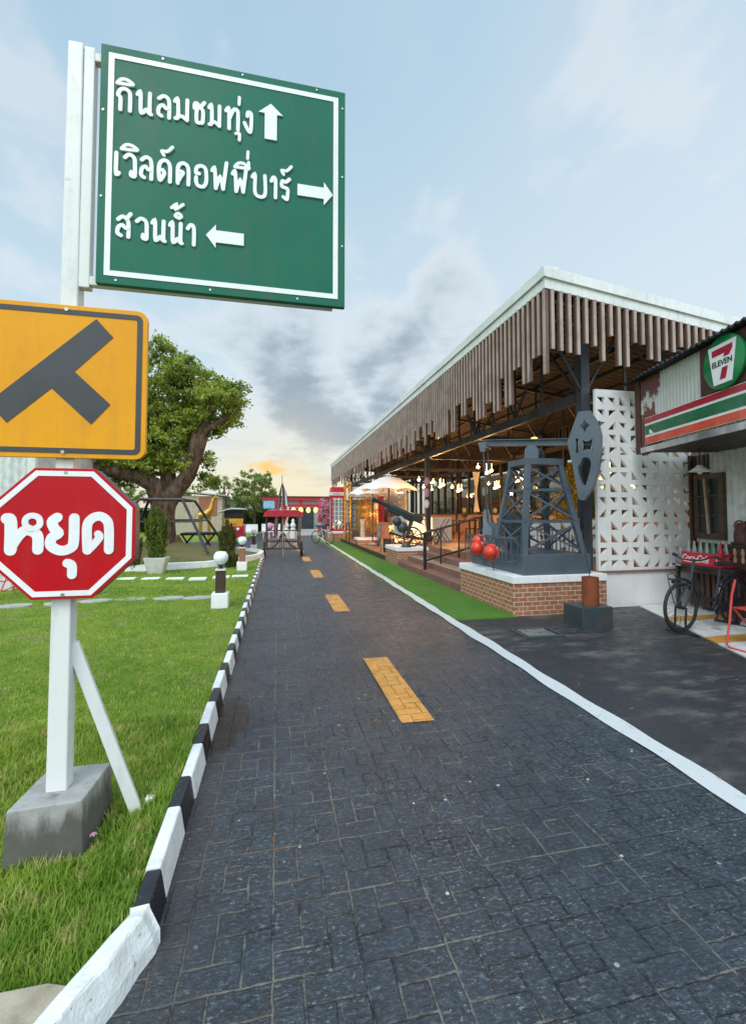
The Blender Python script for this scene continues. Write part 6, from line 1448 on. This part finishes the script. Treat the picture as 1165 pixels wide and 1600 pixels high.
conifer('potted_conifer', -3.0, 12.35, .06, 1.48, .42, 'leaf_conifer', 'tall green conifer in a square white pot before the tree mound', 85, 110)
conifer('conifer_bush', -1.42, 13.9, .1, 1.45, .40, 'leaf_bush', 'olive and brown feathery bush right of the tree mound', 80, 80, False)
conifer('conifer_bush', -3.75, 12.95, .15, 1.05, .38, 'leaf_conifer', 'dark green conifer bush just left of the potted conifer', 50, 80, False)
conifer('flower_bush', -1.25, 13.2, .08, .5, .32, 'leaf_bush', 'low leafy bush at the foot of the feathery bush', 35, 60, False)
# rustic log bench behind the mound
lb = thing('log_bench', 'rustic log table on crossed branch legs behind the old tree', 'log table', (-2.6, 19, .05))
w_ = MB()
for k in range(5): w_.tube([(-3.7 + .02 * k, 18.7 + k * .13, .80), (-1.75, 18.7 + k * .13, .82)], .055, 8)
w_.build('top', 'dark_wood', lb, True)
w_ = MB()
for x in (-3.5, -2.7, -1.95):
    w_.tube([(x - .3, 18.7, .05), (x + .25, 19.1, .8)], .04, 6); w_.tube([(x + .3, 18.7, .05), (x - .25, 19.1, .8)], .04, 6)
w_.build('crossed_legs', 'dark_wood', lb, True)
# smaller trees and far planting
def small_tree(x, y, h, rc, label, seed, mats='leaf_far', n=70, per=70, lean=0):
    t = thing('garden_tree', label, 'tree', (x, y, 0), 'trees beyond the side road')
    w_ = MB(); w_.tube([(x, y, 0), (x + lean * .3, y, h * .3), (x + lean * .6, y, h * .55), (x + lean, y, h * .8)], [.12, .10, .08, .03], 8)
    C_ = []
    for k in range(7):
        a = k * 2.4; e = (x + lean * .6 + rc * .6 * math.cos(a), y + rc * .6 * math.sin(a), h * (.55 + .3 * rng.random())); w_.tube([(x + lean * .4, y, h * (.3 + .04 * k)), e], [.06, .015], 6)
    w_.build('trunk', 'bark', t, True)
    for k in range(n):
        d = unit(rng.normal(size=3)); q = .35 + .65 * rng.random() ** .5; C_.append((x + lean * .7 + d[0] * rc * q, y + d[1] * rc * q, h * .62 + d[2] * h * .36 * q))
    leaves('crown', blob_points(C_, [.22 + .2 * rng.random() for _ in C_], per, .8, .25), .17, mats, t, .55)
small_tree(-1.9, 40, 5.6, 2.0, 'round green tree lit yellow at its top, left of the red gate', 1, n=120)
small_tree(-4.3, 39, 5.2, 1.2, 'thin sparse tree left of the round green tree', 2, n=40, per=40)
small_tree(-8.5, 42, 4.6, 2.2, 'low green tree seen behind the old tree trunk', 3, n=60)
small_tree(-13, 40, 5.0, 2.6, 'low green tree farthest left behind the stop sign', 4, n=60)
hd_ = thing('hedge', 'dark green clipped hedge beyond the side road', 'hedge', (-6, 43, 0)); w_ = MB(); w_.box(-24, 1.6, 43, 44, 0, 1.9); w_.build('core', 'leaf_hedge', hd_)
P_ = np.stack([-24 + 25.8 * rng.random(16000), 42.95 - .25 * rng.random(16000), 2.1 * rng.random(16000)], 1); leaves('foliage', P_, .24, 'leaf_hedge', hd_, .6)
hd2 = thing('hedge', 'short leafy hedge between cart canopy and far building door', 'hedge', (1.2, 41, 0)); P_ = np.stack([.2 + 1.7 * rng.random(2500), 41 + .6 * rng.random(2500), 1.9 * rng.random(2500)], 1); leaves('foliage', P_, .2, 'leaf_hedge', hd2, .6)
hd3 = thing('shrub', 'bright green shrub between far door and red gate pillar', 'shrub', (4.5, 44, 0)); leaves('foliage', blob_points([(4.6, 44, .9), (4.5, 44, 1.6)], [.7, .5], 900, 1, .2), .18, 'leaf_far', hd3)
# far shed, statue, tuk tuk
t = thing('brown_shed', 'brown walled shed with grey sheet roof behind the old tree', 'shed', (-5.4, 38, 0)); w_ = MB(); w_.box(-8.5, -4.2, 36.5, 39.5, 0, 3.0); w_.build('wall', 'tan_wall', t); w_ = MB(); w_.add([(-8.8, 36.2, 3.45), (-3.9, 36.2, 3.0), (-3.9, 39.8, 3.0), (-8.8, 39.8, 3.45), (-8.8, 36.2, 3.53), (-3.9, 36.2, 3.08), (-3.9, 39.8, 3.08), (-8.8, 39.8, 3.53)], [(0, 3, 2, 1), (4, 5, 6, 7), (0, 1, 5, 4), (1, 2, 6, 5), (2, 3, 7, 6), (3, 0, 4, 7)]); w_.build('roof', 'roof_top', t); w_ = MB(); w_.box(-5.9, -4.6, 36.42, 36.49, 1.5, 2.9); w_.build('shutter', 'terracotta', t)
t = thing('golden_giraffe', 'small golden long necked animal statue behind the prop frame', 'statue', (-4.05, 28, 0))
w_ = MB(); w_.tube([(-4.5, 28, 1.5), (-4.05, 28, 1.6), (-3.85, 28, 1.9), (-3.72, 28, 2.5), (-3.6, 28, 2.62), (-3.4, 28, 2.55)], [.22, .26, .16, .10, .10, .05], 10)
for x in (-4.48, -4.38, -4.0, -3.92): w_.tube([(x, 28, 1.5), (x, 28.02, .75), (x, 28, 0)], [.08, .05, .05], 8)
w_.tube([(-3.66, 28, 2.62), (-3.68, 28, 2.78)], .02, 6); w_.tube([(-4.7, 28, 1.55), (-4.8, 28, 1.2)], .025, 6); w_.build('body', 'gold', t, True)
tk_ = thing('tuk_tuk', 'black and yellow three wheeled cart with pale roof parked on the side road', 'tuk-tuk', (-2.3, 25, 0))
w_ = MB(); w_.box(-2.75, -1.72, 24.6, 26.4, .35, .95); w_.build('body', 'booth_red', tk_, bevel=.05)
w_ = MB(); w_.box(-2.7, -1.75, 24.62, 24.68, .95, 1.35); w_.box(-2.5, -2.1, 24.58, 24.63, 1.05, 1.25); w_.build('front_panel', 'cart_yellow', tk_, bevel=.02)
w_ = MB()
for x in (-2.7, -1.78):
    for y in (24.65, 26.3): w_.box(x, x + .06, y, y + .06, .9, 1.85)
w_.box(-2.72, -1.72, 24.62, 24.72, 1.40, 1.80); w_.build('cab_frame', 'black_iron', tk_)
w_ = MB(); w_.add([(-3.05, 24.4, 1.66), (-2.4, 24.4, 1.86), (-1.65, 24.4, 1.84), (-1.65, 26.6, 1.84), (-2.4, 26.6, 1.86), (-3.05, 26.6, 1.66), (-3.05, 24.4, 1.70), (-2.4, 24.4, 1.92), (-1.65, 24.4, 1.90), (-1.65, 26.6, 1.90), (-2.4, 26.6, 1.92), (-3.05, 26.6, 1.70)], [(5, 4, 1, 0), (4, 3, 2, 1), (6, 7, 10, 11), (7, 8, 9, 10), (0, 1, 7, 6), (1, 2, 8, 7), (2, 3, 9, 8), (3, 4, 10, 9), (4, 5, 11, 10), (5, 0, 6, 11)]); w_.build('roof', 'fascia_white', tk_)
for x, y in ((-2.7, 26.1), (-1.78, 26.1), (-2.24, 24.75)): w_ = MB(); w_.lathe((x - .06, y, .27), [(.001, 0), (.27, 0), (.27, .12), (.001, .12)], 18, (1, 0, 0), False); w_.build('wheel', 'tyre', tk_, True)
w_ = MB(); w_.ball((-2.0, 24.56, .78), .09, 12, 6); w_.build('headlight', 'sign_white', tk_, True)
# white items beyond the side road
for i, (x, y, l) in enumerate([(-1.75, 28.5, 'white garden bench left of the cart canopy post'), (-.35, 29.5, 'white garden bench seen under the cart canopy')]):
    t = thing('white_bench', l, 'bench', (x, y, 0)); w_ = MB(); w_.box(x - .6, x + .6, y - .2, y + .2, .42, .47); w_.build('seat', 'white_wall', t); w_ = MB(); w_.box(x - .6, x + .6, y + .2, y + .24, .5, .95); w_.build('backrest', 'white_wall', t)
    for a in (-.5, .45): w_ = MB(); w_.box(x + a, x + a + .05, y - .18, y + .18, 0, .42); w_.build('leg', 'white_wall', t)
t = thing('pink_windmill', 'pink flower shaped garden ornament on a stick under the cart canopy', 'ornament', (-.35, 23.6, 0)); w_ = MB(); w_.bar((-.35, 23.6, 0), (-.35, 23.6, 1.1), .03); w_.build('stick', 'white_wall', t); w_ = MB(); w_.ball((-.35, 23.6, .95), .2, 10, 6); w_.build('head', 'pink', t, True)
# white corrugated shed at far left, planter with red wire rack
ws_ = thing('white_shed', 'white corrugated shed behind the stop sign at the left edge', 'shed', (-8, 13, 0))
vs = []; n = 260
for i in range(n + 1): x = -14 + 8.25 * i / n; vs += [(x, 12.0 + .018 * math.sin(x * 40), 0), (x, 12.0 + .018 * math.sin(x * 40), 3.6)]
w_ = MB(); w_.add(vs, [(2 * i, 2 * i + 2, 2 * i + 3, 2 * i + 1) for i in range(n)]); w_.box(-14, -5.78, 12.03, 16, 0, 3.6); w_.build('wall', 'pale_wall', ws_, True)
w_ = MB(); w_.box(-5.79, -5.62, 11.95, 12.08, 0, 3.62); w_.build('corner_trim', 'fascia_white', ws_); w_ = MB(); w_.box(-14.2, -5.6, 11.8, 16.2, 3.6, 3.7); w_.build('roof', 'roof_top', ws_)
t = thing('white_planter', 'white low planter box beside the shed, behind the stop sign', 'planter', (-5.5, 10.6, .05)); w_ = MB(); w_.box(-7.2, -5.2, 10.3, 10.8, .0, .42); w_.build('box', 'white_wall', t, bevel=.02)
t = thing('red_wire_rack', 'thin red wire rack leaning on the white planter at the left edge', 'wire rack', (-5.4, 10.1, .05)); w_ = MB()
for k in range(5): w_.tube([(-5.9 + k * .2, 10.15, .08), (-5.85 + k * .2, 10.2, .3), (-5.8 + k * .2, 10.28, .48)], .012, 5)
for z, y in ((.12, 10.15), (.30, 10.2), (.46, 10.27)): w_.tube([(-6.1, y, z), (-5.25, y - .03, z - .04), (-5.05, y, z + .05)], .012, 5)
w_.build('wires', 'chair_red', t, True)

fl = thing('pink_flower', 'tiny pink flower in the grass beside the concrete block', 'flower', (-.835, 2.38, .03)); w_ = MB(); w_.bar((-.835, 2.38, .0), (-.832, 2.375, .085), .004); w_.build('stem', 'leaf_bush', fl)
w_ = MB()
for k in range(6): a = k * 1.047; w_.add([(-.832, 2.375, .085), (-.832 + .012 * math.cos(a - .4), 2.375 + .012 * math.sin(a - .4), .092), (-.832 + .02 * math.cos(a), 2.375 + .02 * math.sin(a), .088), (-.832 + .012 * math.cos(a + .4), 2.375 + .012 * math.sin(a + .4), .092)], [(0, 1, 2, 3)])
w_.build('petals', 'pink', fl)
